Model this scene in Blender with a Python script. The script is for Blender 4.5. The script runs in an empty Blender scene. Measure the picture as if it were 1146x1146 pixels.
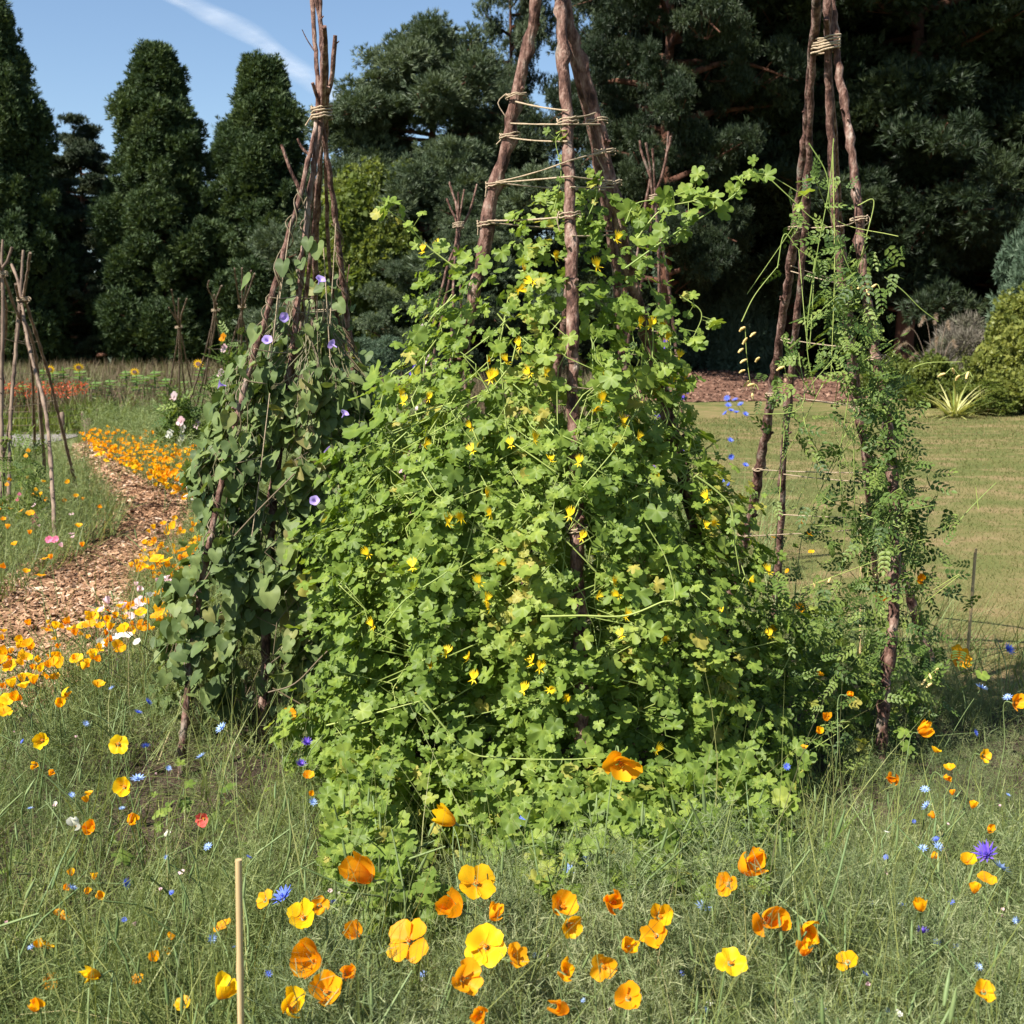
import bpy, math
import numpy as np
rng = np.random.default_rng(7)
PI = math.pi
SC = bpy.context.scene
COL = SC.collection

# ------------------------------------------------------------------ camera
F = 1383.0; CX = CY = 573.0; HZ = 380.0; CH = 1.6
PITCH = math.atan((CY - HZ) / F)
cd = bpy.data.cameras.new('camera'); cam = bpy.data.objects.new('camera', cd); COL.objects.link(cam)
cam.location = (0, 0, CH); cam.rotation_euler = (PI/2 - PITCH, 0, 0)
cd.sensor_width = 36; cd.lens = 36 * F / 1146; cd.clip_end = 6000; cd.clip_start = 0.05
cd.dof.use_dof = True; cd.dof.focus_distance = 4.0; cd.dof.aperture_fstop = 9.0
SC.camera = cam
cp, sp = math.cos(PITCH), math.sin(PITCH)

def ray(px, py):
    a = (px - CX) / F; b = (CY - py) / F
    return np.array([a, cp + b * sp, -sp + b * cp])
def G(px, py, z=0.0):            # where the line of sight through a photo point meets height z
    d = ray(px, py); t = (z - CH) / d[2]; return np.array([0, 0, CH]) + d * t
def W(px, py, Y):                # the point at distance Y
    d = ray(px, py); return np.array([0, 0, CH]) + d * (Y / d[1])
def proj(P):                     # world (n,3) -> photo points
    P = np.asarray(P, float).reshape(-1, 3) - np.array([0, 0, CH])
    z = P[:, 1] * cp - P[:, 2] * sp; u = P[:, 1] * sp + P[:, 2] * cp
    return CX + F * P[:, 0] / z, CY - F * u / z

# ------------------------------------------------------------------ tagging
def tag(o, label=None, cat=None, group=None, kind=None):
    if label: o['label'] = label
    if cat: o['category'] = cat
    if group: o['group'] = group
    if kind: o['kind'] = kind
    return o
def empty(name, loc=(0, 0, 0), label=None, cat=None, group=None):
    o = bpy.data.objects.new(name, None); COL.objects.link(o); o.location = loc
    o.empty_display_size = .1
    return tag(o, label, cat, group)
def link(name, me, parent=None, loc=None):
    o = bpy.data.objects.new(name, me); COL.objects.link(o)
    if parent is not None: o.parent = parent
    if loc is not None: o.location = loc
    return o

# ------------------------------------------------------------------ mesh building (numpy)
class MB:
    def __init__(s): s.v = []; s.f = []; s.m = []; s.r = []; s.t = []; s.n = 0
    def add(s, V, Fc, mat=0, rnd=0.5, t=0.5):
        V = np.asarray(V, float).reshape(-1, 3); Fc = np.asarray(Fc, int)
        s.v.append(V); s.f.append(Fc + s.n); s.m.append(np.full(len(Fc), mat))
        s.r.append(np.broadcast_to(np.asarray(rnd, float), (len(V),)).copy())
        s.t.append(np.broadcast_to(np.asarray(t, float), (len(V),)).copy()); s.n += len(V); return s
    def mesh(s, name, mats, smooth=True, origin=None):
        me = bpy.data.meshes.new(name)
        V = np.concatenate(s.v) if s.v else np.zeros((0, 3))
        if origin is not None: V = V - np.asarray(origin)
        tot = np.concatenate([np.full(len(f), f.shape[1]) for f in s.f])
        idx = np.concatenate([f.ravel() for f in s.f])
        me.vertices.add(len(V)); me.vertices.foreach_set('co', V.astype(np.float32).ravel())
        me.loops.add(len(idx)); me.loops.foreach_set('vertex_index', idx.astype(np.int32))
        me.polygons.add(len(tot))
        me.polygons.foreach_set('loop_start', np.concatenate([[0], np.cumsum(tot)[:-1]]).astype(np.int32))
        me.polygons.foreach_set('material_index', np.concatenate(s.m).astype(np.int32))
        me.polygons.foreach_set('use_smooth', np.full(len(tot), smooth))
        for nm, arr in (('rnd', s.r), ('t', s.t)):
            a = me.attributes.new(nm, 'FLOAT', 'POINT'); a.data.foreach_set('value', np.concatenate(arr).astype(np.float32))
        for m in (mats if isinstance(mats, (list, tuple)) else [mats]): me.materials.append(m)
        me.update(calc_edges=True)
        return me
    def obj(s, name, mats, parent=None, smooth=True, origin=None):
        me = s.mesh(name, mats, smooth, origin)
        return link(name, me, parent, tuple(origin) if origin is not None and parent is None else None)

def unit(a): a = np.asarray(a, float); return a / np.maximum(np.linalg.norm(a, axis=-1, keepdims=True), 1e-9)
def frames(N, Y):                 # columns x, y, z;  z = N, y close to Y
    N = unit(N); Y = np.broadcast_to(Y, N.shape)
    y = Y - (Y * N).sum(-1, keepdims=True) * N
    bad = np.linalg.norm(y, axis=-1) < 1e-3
    y[bad] = np.cross(N[bad], [1, .3, .2]); y = unit(y)
    return np.stack([np.cross(y, N), y, N], -1)
def frames_y(Y, n=None):          # long axis Y, random roll
    Y = unit(Y); h = rng.normal(size=Y.shape); z = unit(np.cross(Y, h))
    return np.stack([np.cross(Y, z), Y, z], -1)
def scatter(mb, T, P, R, S, rnd=None, mat=0):
    V, Fc, tt = T; m = len(P); n = len(V)
    if m == 0: return
    S = np.asarray(S, float); S = S.reshape(m, -1) if S.ndim else np.full((m, 1), float(S))
    L = V[None] * S[:, None, :]
    Wd = np.einsum('mij,mnj->mni', R, L) + np.asarray(P)[:, None, :]
    FF = (Fc[None] + (np.arange(m) * n)[:, None, None]).reshape(-1, Fc.shape[1])
    if rnd is None: rnd = rng.random(m)
    mb.add(Wd.reshape(-1, 3), FF, mat, np.repeat(rnd, n), np.tile(tt, m))
def rdir(n, zb=0.0):
    v = rng.normal(size=(n, 3)); v = unit(v); v[:, 2] += zb; return unit(v)
_ph = np.random.default_rng(3).normal(size=(8, 3)); _pp = np.random.default_rng(4).random(8) * 6.28
def wob(P, s=1.0, k=0):           # smooth noise about -1..1
    P = np.asarray(P) * s; r = 0
    for i in range(4): r = r + np.sin(P @ _ph[(i + k) % 8] * (1 + .45 * i) + _pp[(i + 2 * k) % 8]) / (1 + .4 * i)
    return r / 2.2

def tube(mb, pts, rad, n=8, mat=0, rough=0.0, rnd=0.5, cap=True):
    pts = np.asarray(pts, float); k = len(pts); rad = np.broadcast_to(rad, (k,)).astype(float)
    tan = unit(np.gradient(pts, axis=0)); ref = np.array([0.31, 0.95, 0.05])
    if abs(tan[:, 1]).mean() > .9: ref = np.array([1, 0, .1])
    a = unit(np.cross(tan, ref)); b = np.cross(tan, a)
    th = np.arange(n) * 2 * PI / n
    rr = rad[:, None] * (1 + (rough * rng.normal(size=(k, n)) if rough else 0))
    V = pts[:, None] + rr[..., None] * (a[:, None] * np.cos(th)[None, :, None] + b[:, None] * np.sin(th)[None, :, None])
    V = V.reshape(-1, 3)
    i = np.arange(k - 1)[:, None] * n; j = np.arange(n)[None]; j2 = (j + 1) % n
    Q = np.stack([i + j, i + j2, i + n + j2, i + n + j], -1).reshape(-1, 4)
    mb.add(V, Q, mat, rnd, np.repeat(np.linspace(0, 1, k), n))
    if cap:
        for e in (0, k - 1):
            c = e * n; Vc = np.vstack([V[c:c + n], pts[e]])
            mb.add(Vc, np.array([[q, (q + 1) % n, n] for q in range(n)]), mat, rnd, 1.0 if e else 0.0)
def smooth_path(pts, per=6):      # Catmull-Rom
    p = np.asarray(pts, float); p = np.vstack([2 * p[0] - p[1], p, 2 * p[-1] - p[-2]]); out = []
    for i in range(1, len(p) - 2):
        for t in np.arange(per) / per:
            out.append(.5 * (2 * p[i] + (p[i+1] - p[i-1]) * t + (2*p[i-1] - 5*p[i] + 4*p[i+1] - p[i+2]) * t*t + (-p[i-1] + 3*p[i] - 3*p[i+1] + p[i+2]) * t**3))
    out.append(p[-2]); return np.array(out)
def box(mb, c, s, mat=0, rnd=.5, R=None):
    V = np.array([[x, y, z] for x in (-.5, .5) for y in (-.5, .5) for z in (-.5, .5)]) * s
    if R is not None: V = V @ np.asarray(R).T
    mb.add(V + np.asarray(c), [[0,1,3,2],[4,6,7,5],[0,4,5,1],[2,3,7,6],[0,2,6,4],[1,5,7,3]], mat, rnd)

def inpoly(P, poly):
    x, y = P[:, 0], P[:, 1]; c = np.zeros(len(P), bool); n = len(poly)
    for i in range(n):
        x1, y1 = poly[i]; x2, y2 = poly[(i + 1) % n]
        if y1 == y2: continue
        c ^= ((y1 > y) != (y2 > y)) & (x < (x2 - x1) * (y - y1) / (y2 - y1) + x1)
    return c
def gpoly(pts): return np.array([G(p[0], p[1], p[2] if len(p) > 2 else 0)[:2] for p in pts])
def sample(poly, n, d0=None, power=2.0):
    lo, hi = poly.min(0), poly.max(0); out = []; got = 0
    while got < n:
        P = lo + rng.random((200000, 2)) * (hi - lo)
        if d0: P = P[rng.random(len(P)) < (d0 / np.maximum(np.hypot(P[:, 0], P[:, 1]), d0)) ** power]
        P = P[inpoly(P, poly)]; out.append(P); got += len(P)
    return np.vstack(out)[:n]

# ------------------------------------------------------------------ materials
def nodes(name):
    m = bpy.data.materials.new(name); m.use_nodes = True; nt = m.node_tree; nt.nodes.clear()
    out = nt.nodes.new('ShaderNodeOutputMaterial')
    def N(t, **k):
        n = nt.nodes.new('ShaderNode' + t)
        for a, b in k.items():
            if a in n.inputs.keys(): n.inputs[a].default_value = b
            else: setattr(n, a, b)
        return n
    return m, nt, N, (lambda a, b: nt.links.new(a, b)), out
def ramp(N, stops):
    r = N('ValToRGB'); e = r.color_ramp.elements
    while len(e) < len(stops): e.new(.5)
    for i, (p, c) in enumerate(stops): e[i].position = p; e[i].color = (*c, 1)
    return r
def leafmat(name, stops, trans=.35, rough=.5, spec=.35, tgrad=None, tcol=(1.3, 1.25, .55), back=None, nscale=None):
    m, nt, N, L, out = nodes(name)
    at = N('Attribute', attribute_name='rnd'); r = ramp(N, stops); src = at.outputs['Fac']
    if nscale:
        tc = N('TexCoord'); no = N('TexNoise', Scale=nscale, Detail=2.0); L(tc.outputs['Object'], no.inputs['Vector'])
        mx = N('Math', operation='MULTIPLY_ADD'); L(no.outputs['Fac'], mx.inputs[0]); mx.inputs[1].default_value = 1.6; 
        m2 = N('Math', operation='SUBTRACT'); L(src, m2.inputs[0]); m2.inputs[1].default_value = .8
        L(m2.outputs[0], mx.inputs[2]); src = mx.outputs[0]
    L(src, r.inputs['Fac']); col = r.outputs['Color']
    if tgrad:
        a2 = N('Attribute', attribute_name='t'); r2 = ramp(N, tgrad); L(a2.outputs['Fac'], r2.inputs['Fac'])
        mi = N('Mix', data_type='RGBA', blend_type='MULTIPLY'); mi.inputs[0].default_value = 1
        L(col, mi.inputs[6]); L(r2.outputs['Color'], mi.inputs[7]); col = mi.outputs[2]
    p = N('BsdfPrincipled', Roughness=rough); p.inputs['Specular IOR Level'].default_value = spec
    L(col, p.inputs['Base Color'])
    if trans > 0:
        t = N('BsdfTranslucent'); mt = N('Mix', data_type='RGBA', blend_type='MULTIPLY'); mt.inputs[0].default_value = 1
        L(col, mt.inputs[6]); mt.inputs[7].default_value = (*tcol, 1); L(mt.outputs[2], t.inputs['Color'])
        ms = N('MixShader'); ms.inputs[0].default_value = trans
        L(p.outputs[0], ms.inputs[1]); L(t.outputs[0], ms.inputs[2]); L(ms.outputs[0], out.inputs[0])
    else: L(p.outputs[0], out.inputs[0])
    return m
def noisemat(name, stops, scale=5, detail=6, rough=.85, bump=.3, bscale=None, stretch=(1, 1, 1), spec=.2, second=None, bdist=.01, coord='Object'):
    m, nt, N, L, out = nodes(name)
    tc = N('TexCoord'); mp = N('Mapping'); mp.inputs['Scale'].default_value = stretch
    L(tc.outputs[coord], mp.inputs[0]); no = N('TexNoise', Scale=scale, Detail=detail, Roughness=.65); L(mp.outputs[0], no.inputs['Vector'])
    r = ramp(N, stops); L(no.outputs['Fac'], r.inputs['Fac']); col = r.outputs['Color']
    if second:
        n2 = N('TexNoise', Scale=second[0], Detail=3.0); L(mp.outputs[0], n2.inputs['Vector'])
        r2 = ramp(N, [(second[1], (0, 0, 0)), (second[2], (1, 1, 1))]); L(n2.outputs['Fac'], r2.inputs['Fac'])
        mi = N('Mix', data_type='RGBA'); L(r2.outputs['Color'], mi.inputs[0]); L(col, mi.inputs[6]); mi.inputs[7].default_value = (*second[3], 1); col = mi.outputs[2]
    p = N('BsdfPrincipled', Roughness=rough); p.inputs['Specular IOR Level'].default_value = spec
    L(col, p.inputs['Base Color'])
    if bump:
        nb = N('TexNoise', Scale=bscale or scale * 3, Detail=6.0); L(mp.outputs[0], nb.inputs['Vector'])
        b = N('Bump', Strength=bump, Distance=bdist); L(nb.outputs['Fac'], b.inputs['Height']); L(b.outputs[0], p.inputs['Normal'])
    L(p.outputs[0], out.inputs[0]); return m

M = {}
M['creeper_leaf'] = leafmat('creeper_leaf', [(0, (.10, .160, .028)), (.5, (.172, .255, .042)), (.93, (.24, .315, .058)), (1, (.36, .33, .07))], .42, .5, .25, tgrad=[(0, (1.5, 1.35, 1.3)), (.35, (1.02, 1, 1)), (1, (.95, .95, .95))])
M['creeper_stem'] = leafmat('creeper_stem', [(0, (.22, .30, .07)), (1, (.38, .44, .12))], .15)
M['creeper_flower'] = leafmat('creeper_flower', [(0, (.75, .50, .01)), (1, (.85, .64, .02))], .3, .5, .2, tcol=(1.1, 1, .6))
M['ipomoea_leaf'] = leafmat('ipomoea_leaf', [(0, (.065, .10, .034)), (.5, (.12, .17, .055)), (.93, (.18, .225, .07)), (1, (.22, .20, .07))], .3, .55, .25, tgrad=[(0, (1.3, 1.25, 1.2)), (.3, (1, 1, 1)), (1, (.95, .95, .95))])
M['ipomoea_stem'] = leafmat('ipomoea_stem', [(0, (.12, .08, .05)), (1, (.22, .2, .1))], .05)
M['ipomoea_flower'] = leafmat('ipomoea_flower', [(0, (.32, .22, .62)), (1, (.5, .4, .75))], .3, .5, .2, tgrad=[(0, (1.3, 1.3, 1.2)), (1, (1, 1, 1))], tcol=(1.1, 1, 1.1))
M['glory_leaf'] = leafmat('glory_leaf', [(0, (.045, .085, .018)), (.5, (.11, .17, .036)), (1, (.20, .26, .06))], .32, .5, .25)
M['glory_flower'] = leafmat('glory_flower', [(0, (.75, .52, .18)), (1, (.8, .66, .3))], .25, .5, .3, tcol=(1.1, 1, .7))
M['grass'] = leafmat('grass', [(0, (.09, .122, .032)), (.45, (.178, .21, .06)), (.8, (.27, .295, .09)), (.92, (.28, .27, .10)), (1, (.44, .37, .19))], .3, .5, .3)
M['feather'] = leafmat('feather', [(0, (.09, .13, .04)), (.5, (.18, .23, .078)), (1, (.30, .33, .14))], .25, .55, .25)
M['grey_feather'] = leafmat('grey_feather', [(0, (.08, .115, .045)), (.5, (.185, .23, .095)), (1, (.36, .38, .20))], .25, .55, .3)
M['petal_orange'] = leafmat('petal_orange', [(0, (.88, .34, .007)), (1, (.93, .48, .012))], .48, .5, .2, tgrad=[(0, (.98, .72, .8)), (.35, (1, .92, 1)), (1, (1, 1.05, 1))], tcol=(1.1, 1, .5))
M['petal_golden'] = leafmat('petal_golden', [(0, (.88, .42, .008)), (1, (.92, .52, .010))], .48, .5, .2, tgrad=[(0, (.98, .55, .8)), (.4, (1, .95, 1)), (1, (1, 1.1, 1))], tcol=(1.1, 1, .5))
M['petal_yellow'] = leafmat('petal_yellow', [(0, (.85, .50, .008)), (1, (.88, .60, .012))], .4, .5, .2, tgrad=[(0, (1, .55, .8)), (.4, (1, .9, 1)), (1, (1, 1.08, 1))], tcol=(1.1, 1, .5))
M['petal_pink'] = leafmat('petal_pink', [(0, (.80, .50, .52)), (1, (.85, .66, .66))], .35, .5, .2, tcol=(1, 1, 1))
M['petal_white'] = leafmat('petal_white', [(0, (.78, .76, .62)), (1, (.84, .83, .74))], .35, .5, .2, tcol=(1, 1, 1))
M['petal_red'] = leafmat('petal_red', [(0, (.72, .10, .09)), (1, (.8, .16, .12))], .35, .5, .2, tcol=(1, 1, 1))
M['petal_crimson'] = leafmat('petal_crimson', [(0, (.65, .12, .22)), (1, (.75, .25, .38))], .35, .5, .2, tcol=(1, 1, 1))
M['petal_blue'] = leafmat('petal_blue', [(0, (.10, .16, .68)), (1, (.16, .24, .78))], .25, .5, .2, tcol=(1, 1, 1))
M['petal_pale_blue'] = leafmat('petal_pale_blue', [(0, (.28, .42, .78)), (1, (.42, .56, .82))], .3, .5, .2, tcol=(1, 1, 1))
M['petal_violet'] = leafmat('petal_violet', [(0, (.09, .06, .46)), (1, (.24, .13, .52))], .25, .5, .2, tcol=(1, 1, 1))
M['flower_stem'] = leafmat('flower_stem', [(0, (.12, .18, .06)), (1, (.2, .26, .1))], .1)
M['stamen'] = leafmat('stamen', [(0, (.80, .28, .01)), (1, (.82, .36, .01))], .1)
M['bark'] = noisemat('bark', [(.36, (.03, .015, .012)), (.46, (.10, .05, .036)), (.53, (.17, .095, .072)), (.62, (.27, .18, .14)), (.7, (.38, .30, .25))], 34, 8, .8, 1.0, 90, (1, 1, .45), second=(13, .60, .72, (.25, .21, .165)), bdist=.01)
M['bark_far'] = noisemat('bark_far', [(.35, (.08, .053, .04)), (.62, (.25, .18, .13))], 14, 5, .85, .3, 30, (1, 1, .3))
M['cut_wood'] = noisemat('cut_wood', [(.3, (.42, .30, .19)), (.7, (.55, .43, .3))], 30, 3, .8, 0)
M['twine'] = noisemat('twine', [(.3, (.28, .21, .13)), (.7, (.46, .36, .25))], 160, 3, .9, .4, 300)
M['bamboo'] = noisemat('bamboo', [(.3, (.42, .29, .14)), (.7, (.56, .42, .22))], 10, 4, .55, .1, 30, (1, 1, .2))
M['pine_bark'] = noisemat('pine_bark', [(.3, (.04, .022, .016)), (.55, (.13, .06, .038)), (.75, (.22, .11, .07))], 3, 8, .9, .8, 6, (1, 1, .35), bdist=.05)
M['redwood_leaf'] = leafmat('redwood_leaf', [(0, (.025, .045, .020)), (.5, (.052, .084, .031)), (1, (.10, .135, .046))], .15, .6, .25)
M['cedar_leaf'] = leafmat('cedar_leaf', [(0, (.02, .034, .016)), (.6, (.036, .052, .024)), (1, (.07, .08, .035))], .12, .6, .25)
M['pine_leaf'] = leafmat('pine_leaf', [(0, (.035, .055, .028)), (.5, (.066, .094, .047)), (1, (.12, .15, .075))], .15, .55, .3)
M['shade_darkened_pine_leaf'] = leafmat('shade_darkened_pine_leaf', [(0, (.013, .023, .011)), (.5, (.024, .040, .017)), (1, (.048, .066, .024))], .15, .55, .3)  # darker pine foliage: deep shade of the right-hand trees put into the colour
M['blue_pine_leaf'] = leafmat('blue_pine_leaf', [(0, (.04, .07, .042)), (.5, (.066, .105, .062)), (1, (.105, .15, .09))], .15, .55, .3)
M['broad_leaf'] = leafmat('broad_leaf', [(0, (.07, .10, .022)), (.5, (.125, .165, .035)), (1, (.20, .23, .055))], .4, .5, .3)
M['lime_leaf'] = leafmat('lime_leaf', [(0, (.09, .115, .03)), (.5, (.17, .20, .045)), (1, (.28, .29, .07))], .35, .5, .3)
M['grey_twig'] = leafmat('grey_twig', [(0, (.10, .085, .07)), (.6, (.16, .14, .11)), (1, (.15, .17, .09))], .1, .7, .2)
M['plume'] = leafmat('plume', [(0, (.30, .22, .16)), (1, (.42, .33, .25))], .3, .8, .1)
M['strap'] = leafmat('strap', [(0, (.16, .22, .05)), (.5, (.42, .42, .14)), (1, (.58, .55, .25))], .25, .4, .4)
M['crop'] = leafmat('crop', [(0, (.10, .07, .045)), (.4, (.17, .125, .075)), (.7, (.16, .16, .075)), (1, (.14, .20, .06))], .2, .7, .2)
M['chips'] = leafmat('chips', [(0, (.05, .026, .014)), (.3, (.17, .088, .045)), (.6, (.31, .175, .095)), (.85, (.46, .28, .165)), (1, (.60, .44, .31))], 0, .8, .2)
M['crocosmia'] = leafmat('crocosmia', [(0, (.50, .06, .03)), (1, (.62, .14, .04))], .3, .5, .2, tcol=(1, 1, 1))
M['sun_leaf'] = leafmat('sun_leaf', [(0, (.10, .19, .04)), (1, (.18, .28, .07))], .35, .5, .3)
# ------------------------------------------------------------------ world, sun
SUN = unit(np.array([-.74, -.62, 0.0])); EL = math.radians(48)
sdir = np.array([SUN[0] * math.cos(EL), SUN[1] * math.cos(EL), math.sin(EL)])
w = bpy.data.worlds.new('World'); SC.world = w; w.use_nodes = True
nt = w.node_tree; bg = nt.nodes['Background']
sk = nt.nodes.new('ShaderNodeTexSky'); sk.sky_type = 'NISHITA'; sk.sun_disc = False
sk.sun_elevation = EL; sk.sun_rotation = math.atan2(SUN[0], SUN[1]); sk.air_density = 1.0; sk.dust_density = .4; sk.ozone_density = 3.0
nt.links.new(sk.outputs[0], bg.inputs[0]); bg.inputs[1].default_value = .070
sl = bpy.data.lights.new('sun', 'SUN'); so = bpy.data.objects.new('sun', sl); COL.objects.link(so)
sl.energy = 5.0; sl.angle = math.radians(.53); sl.color = (1, .95, .87)
from mathutils import Vector
so.rotation_euler = Vector(tuple(sdir)).to_track_quat('Z', 'Y').to_euler(); so.location = (-6, -4, 12)
SC.view_settings.view_transform = 'Standard'; SC.view_settings.look = 'None'; SC.view_settings.exposure = 1.17; SC.view_settings.gamma = 1
SC.cycles.max_bounces = 6; SC.cycles.diffuse_bounces = 3; SC.cycles.transmission_bounces = 4; SC.cycles.transparent_max_bounces = 6
SC.cycles.caustics_reflective = False; SC.cycles.caustics_refractive = False

# ------------------------------------------------------------------ ground sheets
def sheet(name, poly, z, mat, kind='structure', label=None, cat=None):
    import bmesh
    bm = bmesh.new(); f = bm.faces.new([bm.verts.new((p[0], p[1], z)) for p in poly])
    if f.normal.z < 0: bmesh.ops.reverse_faces(bm, faces=[f])
    f.normal_update()
    if f.normal.z < 0: bmesh.ops.reverse_faces(bm, faces=[f])
    bmesh.ops.triangulate(bm, faces=list(bm.faces))
    me = bpy.data.meshes.new(name); bm.to_mesh(me); bm.free(); me.materials.append(mat)
    return tag(link(name, me), label, cat, None, kind)
mg = noisemat('meadow_ground', [(.3, (.06, .075, .022)), (.5, (.11, .115, .04)), (.7, (.19, .165, .075))], .8, 8, .95, .5, 30, bdist=.03)
sheet('ground', [(-900, -60), (900, -60), (900, 3000), (-900, 3000)], 0, mg)
ml = noisemat('lawn_turf', [(.30, (.075, .092, .024)), (.47, (.115, .122, .035)), (.62, (.19, .15, .062)), (.78, (.26, .19, .10))], .55, 9, .95, .6, 45, second=(2.2, .52, .72, (.23, .165, .08)), bdist=.03)
LAWN = gpoly([(735, 452), (1400, 436), (1700, 460), (2600, 700), (2200, 900), (1300, 860), (1000, 820), (760, 700), (690, 560)])
sheet('lawn', LAWN, .004, ml)
ms_ = noisemat('soil', [(.3, (.03, .02, .014)), (.55, (.07, .048, .033)), (.75, (.12, .085, .06))], 9, 9, .95, 1, 40, bdist=.03)
BED = gpoly([(-500, 2600), (-500, 800, 0), (-150, 738, .28), (0, 725, .28), (60, 710, .28), (100, 692, .28), (150, 657, .28), (178, 624, .28), (212, 594, .28), (222, 565), (172, 548), (135, 525), (112, 506), (92, 488), (170, 474), (300, 468), (500, 490), (770, 560), (800, 620), (870, 655, .25), (960, 690, .25), (1060, 722, .25), (1200, 745, .25), (1700, 800, .25), (1700, 2600)])
sheet('flower_bed_soil', BED, .008, ms_)
BED2 = gpoly([(-900, 480), (70, 520), (84, 522), (108, 548), (132, 578), (130, 606), (60, 642), (0, 682), (-120, 730), (-900, 700)])
sheet('left_bed_soil', BED2, .008, ms_)
mp_ = noisemat('bark_path', [(.3, (.05, .028, .016)), (.45, (.14, .075, .04)), (.6, (.26, .15, .085)), (.8, (.42, .28, .18))], 16, 9, .95, 1, 60, stretch=(1, .8, 1), bdist=.03)
PATH = gpoly([(-900, 560), (-900, 1200), (0, 960), (300, 760), (330, 640), (300, 570), (215, 545), (170, 525), (132, 500), (112, 488), (84, 496), (70, 530), (80, 560), (60, 610), (-60, 680)])
sheet('bark_path', PATH, .006, mp_)
mgr = noisemat('grey_gravel', [(.3, (.13, .11, .10)), (.7, (.30, .27, .25))], 20, 6, .95, .6, 60)
sheet('gravel_path', gpoly([(-900, 520), (-900, 478), (60, 463), (175, 463), (185, 467), (150, 478), (90, 488), (40, 500)]), .010, mgr)

# ------------------------------------------------------------------ lawn grass, wood chips
def blade_t(k=3, w=.5, bend=.35):      # blade along +Y, length 1, width w, bends to +Z
    V = []; t = []
    for i in range(k + 1):
        s = i / k; ww = w * (1 - s ** 1.6) * .5 + (.02 * w if i == k else 0); y = s * (1 - .18 * bend * s); z = bend * s * s
        V += [[-ww, y, z], [ww, y, z]]; t += [s, s]
    Fq = [[2*i, 2*i+1, 2*i+3, 2*i+2] for i in range(k)]
    return np.array(V, float), np.array(Fq), np.array(t)
LA = gpoly([(745, 470), (1500, 440), (2000, 640), (1500, 860), (1000, 800), (760, 640)])
P = sample(LA, 110000, 6, 1.8); d = np.hypot(P[:, 0], P[:, 1])
mb = MB(); P3 = np.c_[P, np.full(len(P), .002)]
u = rdir(len(P), 1.0); u[:, 2] = abs(u[:, 2]) + .15
pn = .48 + .13 * wob(np.c_[P, P[:, 0] * 0], 1.3) + .05 * wob(np.c_[P, P[:, 0] * 0], 3.7, 2) + .18 * wob(np.c_[P, P[:, 0] * 0], .35, 2)
ln = .022 + .02 * rng.random(len(P)); wd = .0032 * np.maximum(1, d / 6)
scatter(mb, blade_t(1, 1, .3), P3, frames_y(unit(u)), np.c_[wd, ln * np.maximum(1, d / 14), ln], np.clip(pn + rng.normal(size=len(P)) * .22, 0, 1))
mlg = leafmat('lawn_grass', [(0, (.07, .092, .022)), (.45, (.11, .125, .034)), (.75, (.18, .15, .06)), (1, (.27, .20, .10))], .25, .7, .2)
tag(mb.obj('lawn_grass', mlg), 'short mown lawn grass with tan dry patches on the right', 'grass', None, 'stuff')

CHIP = gpoly([(-200, 640), (-60, 665), (0, 655), (60, 612), (108, 588), (110, 560), (76, 528), (80, 512), (84, 500), (112, 492), (132, 505), (175, 530), (215, 550), (260, 590), (240, 650), (150, 700), (60, 790), (-200, 880)])
P = sample(CHIP, 38000, 7, 1.3); d = np.hypot(P[:, 0], P[:, 1]); mb = MB()
cv = np.array([[-.5, -.5, 0], [.5, -.4, .1], [.42, .5, 0], [-.45, .45, -.1], [-.5, -.5, -.5], [.5, -.4, -.4], [.42, .5, -.5], [-.45, .45, -.6]])
cf = np.array([[0, 1, 2, 3], [0, 4, 5, 1], [1, 5, 6, 2], [2, 6, 7, 3], [3, 7, 4, 0]])
Nn = rdir(len(P), 1.8); k = np.maximum(1, d / 9)
scatter(mb, (cv, cf, np.full(8, .5)), np.c_[P, .008 + .02 * rng.random(len(P))], frames(Nn, rdir(len(P))), np.c_[.018 * k * (0.4 + rng.random(len(P)) ** 2 * 1.5), .05 * k * (.3 + rng.random(len(P)) ** 2 * 1.8), np.full(len(P), .007)], np.clip(.5 + .18 * wob(np.c_[P, P[:, 0] * 0], 2.6, 1) + .26 * rng.normal(size=len(P)), 0, 1))
tag(mb.obj('wood_chips', M['chips'], smooth=False), 'loose tan wood chips covering the curving path', 'wood chips', None, 'stuff')

# ------------------------------------------------------------------ trees
def diamond_tuft(nb, L, wd, spread, cone=True):     # nb narrow blades fanned about +Y
    V = []; Fq = []; t = []
    for i in range(nb):
        a = rng.random() * 2 * PI; s = spread * (.3 + .7 * rng.random())
        d = np.array([math.sin(s) * math.cos(a), math.cos(s), math.sin(s) * math.sin(a)]); l = L * (.7 + .5 * rng.random())
        side = unit(np.cross(d, rng.normal(size=3))) * wd * .5
        n = len(V); V += [d * l * .02 - side * .3, d * l * .5 - side, d * l, d * l * .5 + side]; Fq.append([n, n + 1, n + 2, n + 3]); t += [0, .5, 1, .5]
    return np.array(V), np.array(Fq), np.array(t)
def clump(mb, c, rad, n, T, s=1.0, up=.3, mat=0, shell=.55, rn=None):
    """tufts through an uneven ellipsoid, growing outwards"""
    u = rdir(n); c = np.asarray(c, float); rad = np.asarray(rad, float)
    r = shell + (1 - shell) * rng.random(n); r *= 1 + .18 * wob(u * 2.2 + c, 1.0)
    P = c + u * rad * r[:, None]
    Y = u + rng.normal(size=(n, 3)) * .45; Y[:, 2] += up
    base = rng.random() if rn is None else rn
    scatter(mb, T, P, frames_y(Y), s * (.7 + .6 * rng.random(n)), np.clip(base * .45 + .15 + rng.random(n) * .4, 0, 1), mat)

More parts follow.
